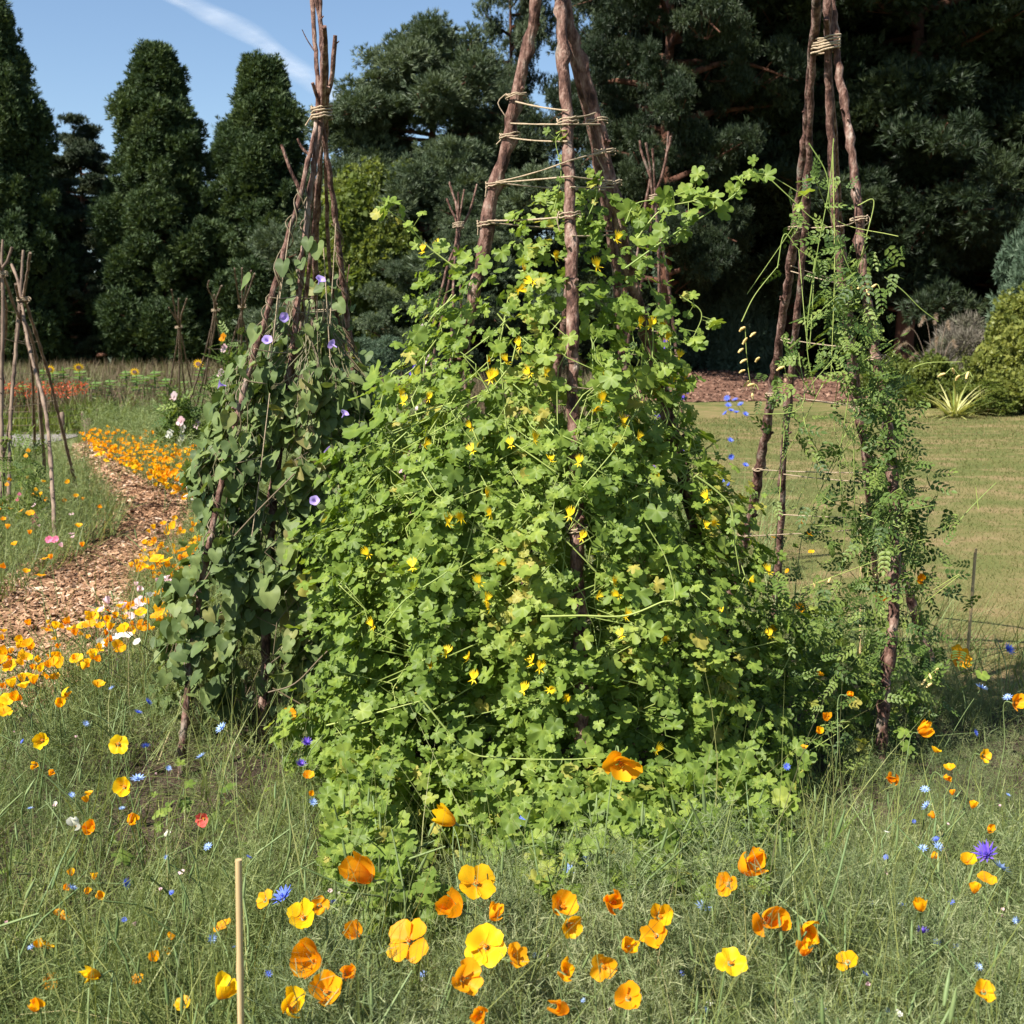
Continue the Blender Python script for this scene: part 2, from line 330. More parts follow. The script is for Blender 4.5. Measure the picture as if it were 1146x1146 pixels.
def sequoia(seed, H=16.0, RW=3.1, n=270):
    global rng; rng = np.random.default_rng(seed)
    T = diamond_tuft(8, .19, .045, .9); cr = MB(); tr = MB()
    tube(tr, [[0, 0, -.3], [0, 0, H * .3], [0, .05, H * .7], [0, 0, H * .97]], [.55, .4, .2, .04], 9, rough=.05)
    for i in range(n):
        f = (i + rng.random()) / n; z = H * (.01 + .97 * (1 - (1 - f) ** 1.25))
        zz = z / H; R = RW * min(1, 1.5 * (1 - zz) ** .72) * (.56 + .50 * rng.random()) * (.82 + .18 * min(1, zz * 4))
        a = i * 2.39996 + rng.random() * .5; s = .40 + .70 * rng.random() ** 1.6 - .18 * zz
        p = [math.cos(a) * R, math.sin(a) * R, z]
        clump(cr, p, [s * .9, s * .9, s * 1.1], int(230 * (s / .7) ** 2), T, 1.15, .75, shell=.45)
        if i % 5 == 2: p[0] *= 1.12; p[1] *= 1.12; clump(cr, [p[0], p[1], z + s * .7], [s * .45, s * .45, s * .7], 60, T, 1.1, 1.0, shell=.3)
        clump(cr, [p[0] * .55, p[1] * .55, z - .3], [s, s, s], 35, T, 1.5, .3, shell=.2)
        if i % 4 == 0: tube(tr, [[0, 0, z - .5], [p[0] * .6, p[1] * .6, z - .45], p], [.07, .045, .02], 4)
    return tr.mesh('trunk', M['pine_bark']), cr.mesh('crown', M['redwood_leaf'], smooth=False)
def pine(seed, H, R0, zlow, zbough, lean=0.0, umb=False, mat='pine_leaf', dens=1.0, trunk_r=.3, flat=.42, T=None, gaps=.12, az=None, tiers=2.39996, ts=1.0):
    global rng; rng = np.random.default_rng(seed)
    T = T or diamond_tuft(10, .19, .026, .9); cr = MB(); tr = MB()
    zs = np.linspace(0, H, 9); tp = np.c_[lean * zs / H + .15 * wob(np.c_[zs, zs * 0, zs * 0], .3), .12 * wob(np.c_[zs, zs * 0, zs * 0], .35, 3), zs - .3]
    tube(tr, tp, trunk_r * (1 - .85 * zs / H), 10, rough=.05)
    for i in range(zbough):
        z = zlow + (H - zlow) * (i + rng.random() * .6) / zbough; f = (z - zlow) / (H - zlow)
        if rng.random() < gaps + .06: continue
        L = R0 * ((.42 + .75 * f) * (1 - f ** 5) if umb else (1 - f ** 1.8)) * (.6 + .6 * rng.random()) + .7
        a = (i * tiers + rng.normal() * .7) if az is None else az[0] + (az[1] - az[0]) * rng.random()
        c = np.array([np.interp(z, zs, tp[:, 0]), np.interp(z, zs, tp[:, 1]), z])
        d = np.array([math.cos(a), math.sin(a), 0]); sag = (rng.random() - .35) * .45
        pts = [c, c + d * L * .5 + [0, 0, L * .06], c + d * L + [0, 0, L * sag]]
        tube(tr, smooth_path(pts, 4), np.linspace(.03 + .016 * L, .015, 9), 5)
        k = max(2, int(L * 2.6))
        for j in range(k):
            q = .35 + .65 * (j + rng.random()) / k; sd = (rng.random() - .5) * L * .55 * (1.1 - .4 * q)
            p = c + d * L * q + np.array([-d[1], d[0], 0]) * sd + [0, 0, L * (sag * q * q + .05) + rng.normal() * .30]
            s = .34 + .42 * rng.random() ** 1.4
            tube(tr, [c + d * L * q * .8 + [0, 0, L * sag * q * q], p], [.02, .01], 3, cap=False)
            clump(cr, p, [s * 1.25, s * 1.25, s * flat * 1.6], int(125 * dens * (s / .6) ** 1.5), T, ts, .55, shell=.15)
    return tr.mesh('trunk', M['pine_bark']), cr.mesh('crown', M[mat], smooth=False)
def tree(name, meshes, loc, rz, sc, label, cat='tree', group=None):
    t = empty(name, loc, label, cat, group); t.rotation_euler = (0, 0, rz); t.scale = (sc if hasattr(sc, '__len__') else (sc,) * 3)
    for nm, me in zip(('trunk', 'crown'), meshes): link(nm, me, t)
    return t
def at(px, Y): return (float(W(px, 400, Y)[0]), Y, 0)

sq = sequoia(11)
GS = 'giant conical conifers at the left skyline'
tree('conifer_tree', sq, at(8, 58), .4, (.95, .95, 1.03), 'tall dark green conical conifer cut by the left edge of the photo', group=GS)
tree('conifer_tree', sq, at(188, 60), 2.3, (1.02, 1.02, .935), 'broad rounded cone conifer standing free against the sky, middle of the three', group=GS)
tree('conifer_tree', sq, at(303, 60), 4.6, (1.0, 1.0, .90), 'dense conical conifer just behind the top of the left pole wigwam', group=GS)
cT = diamond_tuft(8, .2, .035, 1.3)
ce = pine(5, 12.0, 4.6, .6, 52, mat='cedar_leaf', flat=.16, T=cT, dens=1.6, gaps=.02, tiers=2.1, ts=1.2)
CG = 'dark flat-layered cedars between the cone conifers'
tree('cedar_tree', ce, at(100, 66), .2, (.95, .95, 1.02), 'dark cedar with flat layered branches between left and middle cone conifers', group=CG)
tree('cedar_tree', ce, at(72, 60), 2.2, (.62, .62, .72), 'smaller brownish cedar with layered boughs in front of the darker cedar', group=CG)
tree('cedar_tree', ce, at(248, 72), 4.0, (.7, .7, .8), 'dark cedar seen low in the gap right of the middle cone conifer', group=CG)

# pines of the centre and right
PG = 'big pines behind the wigwams'
pa = pine(21, 12.0, 5.0, 1.2, 84, mat='pine_leaf', dens=1.25, trunk_r=.28, gaps=.05, flat=.5)
pd = pine(24, 16.0, 3.4, 5.5, 34, mat='pine_leaf', dens=1.1, trunk_r=.26, gaps=.1, flat=.5)
pb = pine(22, 21.0, 7.5, 3.0, 90, umb=True, mat='shade_darkened_pine_leaf', dens=1.3, trunk_r=.34, flat=.36, gaps=.05)
pc = pine(23, 19.0, 7.0, 2.0, 90, umb=True, mat='shade_darkened_pine_leaf', dens=1.3, trunk_r=.3, flat=.42, gaps=.04)
tree('pine_tree', pa, at(485, 39), 0.6, (1.0, 1.0, .9), 'blue-green pine reaching over the sky to the left, behind the centre wigwam', group=PG)
tree('pine_tree', pd, at(572, 50), 3.6, (.62, .62, 1.1), 'tall pine behind the tops of the centre wigwam poles with sky showing through', group=PG)
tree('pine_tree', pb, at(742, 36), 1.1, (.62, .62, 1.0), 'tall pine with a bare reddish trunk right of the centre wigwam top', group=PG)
tree('pine_tree', pd, at(700, 45), 2.0, (.5, .5, 1.2), 'slimmer pine trunk half hidden behind the right centre wigwam pole', group=PG)
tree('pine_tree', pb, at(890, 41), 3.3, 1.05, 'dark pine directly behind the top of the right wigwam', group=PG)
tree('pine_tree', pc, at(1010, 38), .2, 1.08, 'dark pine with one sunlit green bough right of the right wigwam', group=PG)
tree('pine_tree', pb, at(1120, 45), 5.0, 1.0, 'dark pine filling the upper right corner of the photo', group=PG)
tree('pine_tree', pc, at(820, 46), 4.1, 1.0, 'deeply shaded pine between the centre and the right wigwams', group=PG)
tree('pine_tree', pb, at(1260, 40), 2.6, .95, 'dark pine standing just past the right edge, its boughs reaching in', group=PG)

rng = np.random.default_rng(31)
wd_ = MB(); Tm = diamond_tuft(6, .8, .26, 1.2)
for i in range(420):
    x = rng.uniform(3, 34); y = rng.uniform(52, 60); z = rng.uniform(0, 15)
    if 1 < x < 8 and z > 6.5: continue
    clump(wd_, [x, y, z], [1.7, 1.5, 1.4], 70, Tm, 1.0, .2, shell=.2)
for i in range(60):
    x = rng.uniform(-8, 4); y = rng.uniform(54, 60); z = rng.uniform(0, 5)
    clump(wd_, [x, y, z], [1.7, 1.5, 1.4], 70, Tm, 1.0, .2, shell=.2)
for i in range(120):
    x = rng.uniform(-40, -6); y = rng.uniform(76, 82); z = rng.uniform(0, 5.0)
    clump(wd_, [x, y, z], [2.2, 1.5, 1.6], 60, Tm, 1.2, .2, shell=.2)
tag(wd_.obj('woodland', M['shade_darkened_pine_leaf'], smooth=False), 'far-off mass of dark woodland closing the view behind the pines', 'woodland', None, 'stuff')

# broadleaf tree, bushes
def bush(seed, R, H, nc, T, mat, ndens=90, cs=.35, stems=9, up=.2, zmin=.1, flatness=.9, ts=1.0):
    global rng; rng = np.random.default_rng(seed); cr = MB(); tr = MB()
    for i in range(nc):
        u = rdir(1)[0]; u[2] = abs(u[2]); q = .45 + .55 * rng.random() ** .5
        q *= 1 + .2 * float(wob(u[None] * 2.5, 1.0, seed % 5)[0]); p = np.array([u[0] * R * q, u[1] * R * q, zmin + (H - zmin) * u[2] * q + rng.random() * .15 * H]); s = cs * (.7 + .6 * rng.random())
        clump(cr, p, [s, s, s * flatness], ndens, T, ts, up, shell=.3)
        if i < stems * 4: tube(tr, smooth_path([[p[0] * .1, p[1] * .1, -.05], [p[0] * .5, p[1] * .5, p[2] * .55], p], 3), [.03] * 3 + [.018] * 3 + [.008], 5)
    return tr.mesh('stem', M['pine_bark']), cr.mesh('foliage', M[mat], smooth=False)
def shrub(name, meshes, loc, rz, sc, label, cat='shrub', group=None):
    t = tree(name, meshes, loc, rz, sc, label, cat, group)
    for c, nm in zip(t.children, ('stem', 'foliage')): c.name = nm
    return t
Tl = diamond_tuft(5, .11, .08, 1.5)
bl = bush(41, 2.2, 6.8, 260, Tl, 'broad_leaf', 230, .62, up=0, ts=1.5)
br = tree('leafy_tree', bl, at(428, 36), 0, (.85, .7, .92), 'yellow-green leafy tree right of the left wigwam, below the pine boughs')
tree('leafy_tree', bl, at(300, 68), 2, (1.2, 1.2, .45), 'low yellow-green bushy tree glimpsed behind the left wigwam netting')
tree('leafy_tree', bl, at(1092, 62), 1, (1.0, 1.0, 1.7), 'yellow-green leafy tree lit far behind the pines at the right')
for o in list(bpy.data.objects):
    if o.parent and o.parent.name.startswith('leafy_tree'): o.name = 'trunk' if o.data == bl[0] else 'crown'
Tb = diamond_tuft(11, .12, .018, 1.0)
bb = bush(42, 2.1, 2.9, 120, Tb, 'blue_pine_leaf', 300, .40, ts=1.25, up=.35)
shrub('pine_shrub', bb, at(800, 41), 0, (1.05, .9, 1.72), 'blue-green bushy pine right of the centre wigwam, above the bark mulch', group='blue-green bushy pines')
tree('pine_tree', pa, at(520, 35), 2.4, (.5, .5, .46), 'low-branched grey-green pine seen between the left and centre wigwams', group=PG)
shrub('pine_shrub', bb, at(418, 32), 4, (.6, .6, .52), 'low dark bushy pine right beside the left wigwam vine', group='blue-green bushy pines')
shrub('pine_shrub', bb, at(1212, 29), 1, (.95, .85, 1.6), 'feathery blue-green conifer at the right edge above the yellow-green bush', group='blue-green bushy pines')
lb = bush(43, 1.2, 1.9, 190, Tl, 'lime_leaf', 75, .24, up=.3, ts=.75, flatness=.7)
shrub('lime_shrub', lb, at(1160, 27), 0, (1.15, .9, 1.3), 'bright yellow-green leafy bush at the right edge by the lawn')
gb = bush(44, 1.1, 1.5, 90, diamond_tuft(8, .2, .015, .8), 'grey_twig', 110, .3, up=.5)
shrub('twiggy_shrub', gb, at(1078, 31), 0, (1, 1, 1.12), 'grey-brown twiggy shrub left of the yellow-green bush')
gr = bush(45, .9, 1.2, 80, Tl, 'broad_leaf', 120, .26, up=.3, ts=.7)
shrub('green_shrub', gr, at(1040, 29.5), 0, (.8, .8, .85), 'low green shrub behind the right wigwam beside the mulch', group='low green shrubs by the lawn')
shrub('green_shrub', gr, at(1000, 33), 2, (.9, .9, .8), 'low green shrub further back behind the right wigwam poles', group='low green shrubs by the lawn')
shrub('green_shrub', gr, at(1105, 26.5), 1, (.9, .7, .5), 'low green shrub under the yellow-green bush at the lawn edge', group='low green shrubs by the lawn')
# strap-leaved plant
rng = np.random.default_rng(46)
mb = MB(); n = 90; a = rng.random(n) * 2 * PI; e = .25 + rng.random(n) * 1.0
Yd = np.c_[np.cos(a) * np.cos(e), np.sin(a) * np.cos(e), np.sin(e)]
scatter(mb, blade_t(5, 1, -.55), np.c_[rng.normal(size=(n, 2)) * .06, np.zeros(n)], frames(np.c_[-np.cos(a) * np.sin(e), -np.sin(a) * np.sin(e), np.cos(e)], Yd), np.c_[np.full(n, .05), .6 + .4 * rng.random(n), .6 + .3 * rng.random(n)])
sp_ = mb.mesh('strap_plant', M['strap'])
for px, Y, s, l in ((1072, 25.5, 1.0, 'yellow-striped strap-leaved plant at the lawn edge, left and larger'), (1100, 26.5, .85, 'yellow-striped strap-leaved plant under the yellow-green bush, right and smaller')):
    o = tag(link('strap_plant', sp_, None, at(px, Y)), l, 'plant', 'yellow strap-leaved plants'); o.scale = (s, s, s)
# plume grass
t = empty('plume_grass', at(1048, 30), 'arching ornamental grass with tan fluffy plumes right of the right wigwam', 'ornamental grass')
mb = MB(); n = 200; a = rng.random(n) * 2 * PI; e = .7 + rng.random(n) * .8
Yd = np.c_[np.cos(a) * np.cos(e), np.sin(a) * np.cos(e), np.sin(e)]
scatter(mb, blade_t(5, 1, -.5), np.c_[rng.normal(size=(n, 2)) * .08, np.zeros(n)], frames(np.c_[-np.cos(a) * np.sin(e), -np.sin(a) * np.sin(e), np.cos(e)], Yd), np.c_[np.full(n, .02), 1.1 + .6 * rng.random(n), 1 + .4 * rng.random(n)])
mb.obj('leaves', M['grass'], t)
for i, (dx, h) in enumerate(((-.75, 1.85), (-.4, 2.1), (-.1, 2.15), (.2, 2.0), (-.85, 1.5), (-.05, 1.6), (.35, 1.55), (-.55, 1.25))):
    s = MB(); pts = smooth_path([[0, 0, .1], [dx * .45, -.05, h * .72], [dx * .85, -.1, h], [dx * 1.15, -.12, h * .93]], 5)
    tube(s, pts[:12], .006, 4); so_ = s.obj('plume', [M['plume']], t)
    s2 = MB(); q = pts[10:]; k = 260; ii = rng.integers(0, len(q) - 1, k); P = q[ii] + (q[ii + 1] - q[ii]) * rng.random((k, 1))
    Y = unit(q[ii + 1] - q[ii]) * 1.2 + rng.normal(size=(k, 3)) * .6
    scatter(s2, blade_t(1, .12, .1), P, frames_y(Y), .085); s2.obj('bristles', M['plume'], so_)

# mulch bank
M['mulch_chip'] = leafmat('mulch_chip', [(0, (.05, .025, .018)), (.5, (.15, .08, .055)), (1, (.32, .2, .14))], 0, .85, .2)
rng = np.random.default_rng(47)
A = gpoly([(745, 447), (860, 450), (1100, 452), (1110, 440), (1000, 418), (850, 412), (700, 412), (600, 418), (650, 440)])
mm = noisemat('mulch', [(.34, (.045, .022, .015)), (.5, (.13, .066, .043)), (.64, (.25, .14, .095))], 7, 9, .95, .8, 30, bdist=.03)
nx, ny = 60, 24; V = []
for j in range(ny):
    for i in range(nx):
        x = 2 + i * .28; y = 32.2 + j * .45; h = .50 * math.sin(min(1, max(0, j / 12)) * PI / 2) * min(1, .05 + i / 8) * (1 if j < 16 else (ny - j) / 8)
        V.append([x + .3 * math.sin(j), y + .25 * math.sin(i * .5), .01 + h * (1 + .15 * math.sin(x * 1.3) + .06 * math.sin(x * 4 + y)) + .02 * rng.random()])
mb = MB(); mb.add(V, [[j * nx + i, j * nx + i + 1, (j + 1) * nx + i + 1, (j + 1) * nx + i] for j in range(ny - 1) for i in range(nx - 1)])
tag(mb.obj('mulch_bank', mm), kind='structure')
Vv = np.array(V); mb = MB(); i = rng.integers(0, len(Vv), 9000); Pc = Vv[i] + np.c_[rng.normal(size=(9000, 2)) * .2, np.full(9000, .015)]
scatter(mb, (cv, cf, np.full(8, .5)), Pc, frames(rdir(9000, 1.2), rdir(9000)), np.c_[.03 + .03 * rng.random(9000), .06 + .1 * rng.random(9000), np.full(9000, .02)])
tag(mb.obj('bark_mulch', M['mulch_chip'], smooth=False), 'reddish bark pieces strewn over the mulch bank beyond the lawn', 'mulch', None, 'stuff')

# contrail: a long flattened streak of ice cloud high above
m, nt, N, L, out = nodes('contrail')
a1 = N('Attribute', attribute_name='rnd'); tc = N('TexCoord'); mp = N('Mapping'); mp.inputs['Scale'].default_value = (1, 1, 1)
L(tc.outputs['Object'], mp.inputs[0]); no = N('TexNoise', Scale=.012, Detail=6.0, Roughness=.6); L(mp.outputs[0], no.inputs[0])
r = ramp(N, [(.25, (.25, .25, .25)), (.7, (1, 1, 1))]); L(no.outputs['Fac'], r.inputs[0])
mu = N('Math', operation='MULTIPLY'); L(a1.outputs['Fac'], mu.inputs[0]); L(r.outputs['Color'], mu.inputs[1])
df = N('BsdfTranslucent'); df.inputs['Color'].default_value = (.85, .88, .92, 1); d2 = N('BsdfDiffuse'); d2.inputs['Color'].default_value = (.85, .88, .92, 1)
mx = N('MixShader'); L(df.outputs[0], mx.inputs[1]); L(d2.outputs[0], mx.inputs[2]); tr = N('BsdfTransparent'); mx2 = N('MixShader')
L(mu.outputs[0], mx2.inputs[0]); L(tr.outputs[0], mx2.inputs[1]); L(mx.outputs[0], mx2.inputs[2]); L(mx2.outputs[0], out.inputs[0])
def at_h(px, py, z): d = ray(px, py); return np.array([0, 0, CH]) + d * ((z - CH) / d[2])
mb = MB(); ends = [at_h(60, -70, 700.0), at_h(205, 0, 700.0), at_h(290, 45, 700.0), at_h(350, 92, 700.0), at_h(470, 180, 700.0)]
c = smooth_path(ends, 14); side = unit(np.cross(np.gradient(c, axis=0), [0, 0, 1.])); K = 13; V = []; al = []
for i, p in enumerate(c):
    wid = 48 + 10 * math.sin(i * .35)
    for s in (1, -1):
        for j in range(K):
            u = -1 + 2 * j / (K - 1); V.append(p + side[i] * u * wid + np.array([0, 0, s * 9 * math.sqrt(max(0, 1 - u * u))]))
            al.append(.34 * (1 - abs(u)) ** 1.1 * min(1, (len(c) - 1 - i) / 8) * (.6 + .4 * math.sin(i * .5 + 1) ** 2))
Fq = []
for i in range(len(c) - 1):
    for s in range(2):
        for j in range(K - 1):
            a = i * 2 * K + s * K + j; b = a + 2 * K; Fq.append([a, a + 1, b + 1, b])
mb.add(V, Fq, 0, np.array(al)); co = tag(mb.obj('contrail', m), 'thin white aircraft contrail slanting across the blue sky', 'contrail', None, 'stuff')
# ------------------------------------------------------------------ wigwams
rng = np.random.default_rng(101)
def Yofpy(py, z=0): return G(573, py, z)[1]
def pole_pts(px, Yt, yt, Yb=None):
    """photo waypoints (top to base) -> 3-D line; the last one stands on the ground, Yt is the distance at height yt"""
    b = px[-1]; Yb = Yb or G(b[0], b[1])[1]
    return np.array([W(x, y, Yt + (Yb - Yt) * (y - yt) / (b[1] - yt)) for x, y in px])
def add_pole(mb, pts, r0, r1, knots=12, n=9, rough=.06, per=5):
    """r0 at the top, r1 at the base"""
    q = smooth_path(pts, per); k = len(q); s = np.r_[0, np.cumsum(np.linalg.norm(np.diff(q, axis=0), axis=1))]; s /= s[-1]
    m = max(30, k * 2); ss = np.linspace(0, 1, m); P = np.c_[[np.interp(ss, s, q[:, i]) for i in range(3)]].T
    L = np.linalg.norm(pts[0] - pts[-1]); r0 = r0 * .76; r1 = r1 * .76; P = P + .10 * r1 * rng.normal(size=P.shape) + .20 * r1 * np.c_[wob(P, 3), wob(P, 3.5, 2), wob(P, 1) * 0]
    rad = r0 + (r1 - r0) * ss; rad = rad * (1 + .06 * rng.normal(size=m))
    for _ in range(knots):
        i = rng.integers(1, m - 1); rad[i] *= 1.22
    tube(mb, P, rad, n, 0, rough)
    for _ in range(knots):                         # cut side-shoot stubs
        i = rng.integers(1, m - 1); a = rng.random() * 2 * PI; d = unit(np.array([math.cos(a), math.sin(a) * .8 - .3, .5 + .4 * rng.random()]))
        l = rad[i] + r1 * (.3 + 1.1 * rng.random() ** 2); tube(mb, [P[i], P[i] + d * l * .7, P[i] + d * l], [rad[i] * .38, rad[i] * .3, rad[i] * .26], 6, 0, .08)
    return P, rad
def side_branch(mb, pts, r0, r1): tube(mb, smooth_path(pts, 5), np.linspace(r0, r1, 5 * (len(pts) - 1) + 1), 7, 0, .08)
def rope(parent, a, b, sag=.01, r=.0022, name='twine'):
    a = np.asarray(a); b = np.asarray(b); t = np.linspace(0, 1, 10)[:, None]; P = a + (b - a) * t; P[:, 2] -= (4 * sag * t * (1 - t))[:, 0]
    mb = MB(); tube(mb, P, r * (1 + .12 * rng.normal(size=10)), 5); return mb.obj(name, M['twine'], parent)
def wrap(parent, c, R, turns=3, pitch=.012, r=.0026, tilt=.12, name='twine_tie'):
    mb = MB(); k = int(turns * 16) + 1; a = np.linspace(0, turns * 2 * PI, k); rr = R * (1 + .05 * rng.normal(size=k))
    R2 = R if np.ndim(R) == 0 else R[0]
    P = np.c_[np.cos(a) * R2, np.sin(a) * R2, a / (2 * PI) * pitch - turns * pitch / 2 + tilt * R2 * np.sin(a + 1) + .002 * rng.normal(size=k)] + np.asarray(c)
    tube(mb, P, r, 5); e = P[-1]; tl = .03 + .05 * rng.random(); tube(mb, smooth_path([P[-2], e, e + [rng.normal() * .012, -.012, -tl * .4], e + [rng.normal() * .02, -.01, -tl]], 3), r * .8, 4)
    return mb.obj(name, M['twine'], parent)
def along(P, y):                 # point of a pole at photo height y
    px, py = proj(P); o = np.argsort(py); return np.array([np.interp(y, py[o], P[o, i]) for i in range(3)])

POLES = {}
def wigwam(key, label, poles, Yt, yt, group, branches=(), bark='bark'):
    base = np.mean([pole_pts(p, Yt, yt)[-1] for p, _, _ in poles], axis=0); base[2] = 0
    t = empty('wigwam', tuple(base), label, 'wigwam', group); O = base; POLES[key] = []
    for i, (p, r0, r1) in enumerate(poles):
        mb = MB(); P, rad = add_pole(mb, pole_pts(p, Yt, yt), r0, r1, knots=14 if r1 > .02 else 5, n=10 if r1 > .02 else 6)
        for bi, pp, br0, br1 in branches:
            if bi == i:
                s = along(P, pp[0][1]); side_branch(mb, [s] + [W(x, y, s[1]) for x, y in pp[1:]], br0, br1)
        mb.v = [v - O for v in mb.v]; mb.obj('pole', M[bark], t); POLES[key].append((P, rad))
    return t, O
class Off:                        # parts are stored relative to the wigwam's base
    def __init__(s, t, O): s.t, s.O = t, O
    def rope(s, a, b, **k): return rope(s.t, a - s.O, b - s.O, **k)
    def wrap(s, c, R, **k): return wrap(s.t, c - s.O, R, **k)

GW = 'tall pole wigwams of the flower bed'
# centre wigwam
pc_ = [([(604, -60), (600, 10), (576, 110), (566, 165), (550, 225), (540, 290), (505, 450), (455, 650), (400, 868)], .026, .036),
       ([(624, -60), (628, 0), (633, 90), (637, 200), (641, 330), (642, 460), (645, 560), (648, 680), (655, 968)], .022, .033),
       ([(632, -60), (634, 10), (655, 80), (676, 160), (690, 230), (715, 340), (750, 470), (800, 680), (850, 880)], .024, .034),
       ([(620, -60), (634, 100), (637, 300), (610, 500), (570, 770)], .016, .026),
       ([(628, -60), (642, 60), (665, 160), (690, 300), (700, 420), (735, 800)], .02, .03)]
t, O = wigwam('C', 'largest wigwam of thick bark poles in the centre, top cut off, buried in yellow-flowered creeper', pc_, 4.25, -60, GW)
o = Off(t, O); a, b, c, d_, e = [p[0] for p in POLES['C']]
for s, ya, q, yb in ((a, 116, b, 126), (a, 140, b, 141), (b, 133, c, 128), (b, 141, c, 141), (a, 156, b, 160), (a, 205, b, 182), (b, 182, c, 170), (a, 206, b, 199), (b, 199, c, 204), (b, 211, c, 211), (a, 248, b, 243), (a, 206, e, 214), (b, 265, c, 262), (b, 433, c, 440), (a, 250, e, 260)):
    o.rope(along(s, ya) + [0, -.034, 0], along(q, yb) + [0, -.034, 0], sag=.006 * rng.random(), r=.0028)
for s, y in ((a, 107), (a, 152), (a, 206), (a, 250), (b, 135), (b, 240), (c, 135), (c, 170), (b, 592), (b, 695), (c, 205)):
    o.wrap(along(s, y), .035, turns=2.5, pitch=.008)
o.wrap(along(b, -40), .1, turns=5, pitch=.014, r=.004)
# left wigwam
pl_ = [([(349, -8), (352, 40), (356, 120), (341, 200), (318, 280), (298, 350), (272, 440), (240, 580), (215, 720), (202, 872)], .012, .019),
       ([(357, -6), (361, 60), (361, 125), (350, 200), (340, 280), (332, 350), (322, 430), (310, 520), (300, 640), (293, 835)], .012, .023),
       ([(376, 40), (371, 95), (360, 130), (372, 210), (380, 280), (390, 370), (400, 440), (420, 560), (440, 760)], .012, .022),
       ([(364, 30), (363, 120), (356, 220), (352, 350), (352, 480), (350, 700)], .013, .024),
       ([(366, 60), (364, 130), (352, 240), (338, 360), (300, 560), (265, 740)], .011, .018),
       ([(350, 92), (354, 108), (358, 130), (348, 230), (335, 330), (330, 420), (345, 560), (368, 740)], .010, .017),
       ([(368, 98), (366, 128), (366, 230), (374, 330), (392, 430), (405, 560), (400, 700)], .010, .016)]
t, O = wigwam('L', 'left wigwam of thin knobbly poles tied near the top, covered in dark heart-shaped leaves', pl_, 4.95, 125, GW,
   branches=[(0, [(0, 215), (325, 190), (315, 162)], .008, .006), (0, [(0, 60), (344, 45), (338, 33)], .003, .0015), (1, [(0, 20), (352, -10)], .01, .008), (3, [(0, 180), (340, 168), (333, 155)], .007, .005), (2, [(0, 340), (388, 320), (391, 296)], .004, .002)])
o = Off(t, O); LP = [p[0] for p in POLES['L']]
o.wrap(W(360, 126, 4.95), .04, turns=4.5, pitch=.012, r=.004)
for s, ya, q, yb in ((0, 333, 1, 331), (0, 390, 1, 394), (1, 331, 3, 333), (3, 347, 2, 346), (0, 426, 1, 430), (1, 392, 2, 394), (2, 346, 1, 350), (0, 520, 1, 505), (3, 396, 2, 402)):
    o.rope(along(LP[s], ya) + [0, -.024, 0], along(LP[q], yb) + [0, -.024, 0], sag=.008 * rng.random(), r=.0024)
for (x0, y0, x1, y1, Y) in ((326, 245, 302, 405, 4.8), (317, 300, 300, 400, 4.8), (376, 250, 365, 430, 4.9), (362, 275, 372, 440, 4.85), (311, 330, 303, 400, 4.75), (302, 440, 282, 600, 4.65)):
    o.rope(W(x0, y0, Y), W(x1, y1, Y), r=.0022)
# right wigwam
pr_ = [([(914, -10), (911, 40), (905, 120), (893, 230), (878, 340), (860, 460), (846, 550), (835, 600), (806, 720)], .021, .031),
       ([(912, 10), (908, 100), (902, 230), (889, 380), (878, 500), (873, 600), (862, 745)], .014, .023),
       ([(926, -10), (928, 60), (930, 160), (934, 240), (945, 340), (956, 440), (972, 520), (1005, 630), (1038, 730), (1052, 790)], .018, .026),
       ([(931, -10), (938, 70), (952, 160), (960, 240), (962, 285), (980, 400), (991, 460), (1000, 560), (1000, 690), (990, 770), (986, 868)], .018, .029),
       ([(925, 20), (940, 240), (950, 330), (970, 540), (985, 690)], .014, .02)]
t, O = wigwam('R', 'right wigwam of reddish bark poles bound with pale twine, thinly climbed by a ferny vine', pr_, 4.75, 48, GW)
o = Off(t, O); RP = [p[0] for p in POLES['R']]
o.wrap(W(924, 50, 4.75), .052, turns=5, pitch=.011, r=.004, tilt=.2)
for s, ya, q, yb in ((0, 255, 2, 254), (2, 254, 3, 245), (0, 298, 4, 318), (0, 304, 3, 325), (0, 378, 3, 390), (0, 441, 4, 456), (0, 441, 3, 456), (0, 525, 3, 528), (1, 530, 3, 540), (0, 599, 3, 588), (1, 575, 2, 580), (4, 513, 2, 515), (3, 588, 2, 590), (0, 380, 1, 384)):
    o.rope(along(RP[s], ya) + [0, -.028, 0], along(RP[q], yb) + [0, -.028, 0], sag=.01 * rng.random(), r=.0024)
for q, y in ((3, 245), (0, 255), (3, 400), (0, 441), (0, 525), (0, 599), (3, 588), (2, 456)): o.wrap(along(RP[q], y), .031, turns=2, pitch=.008)

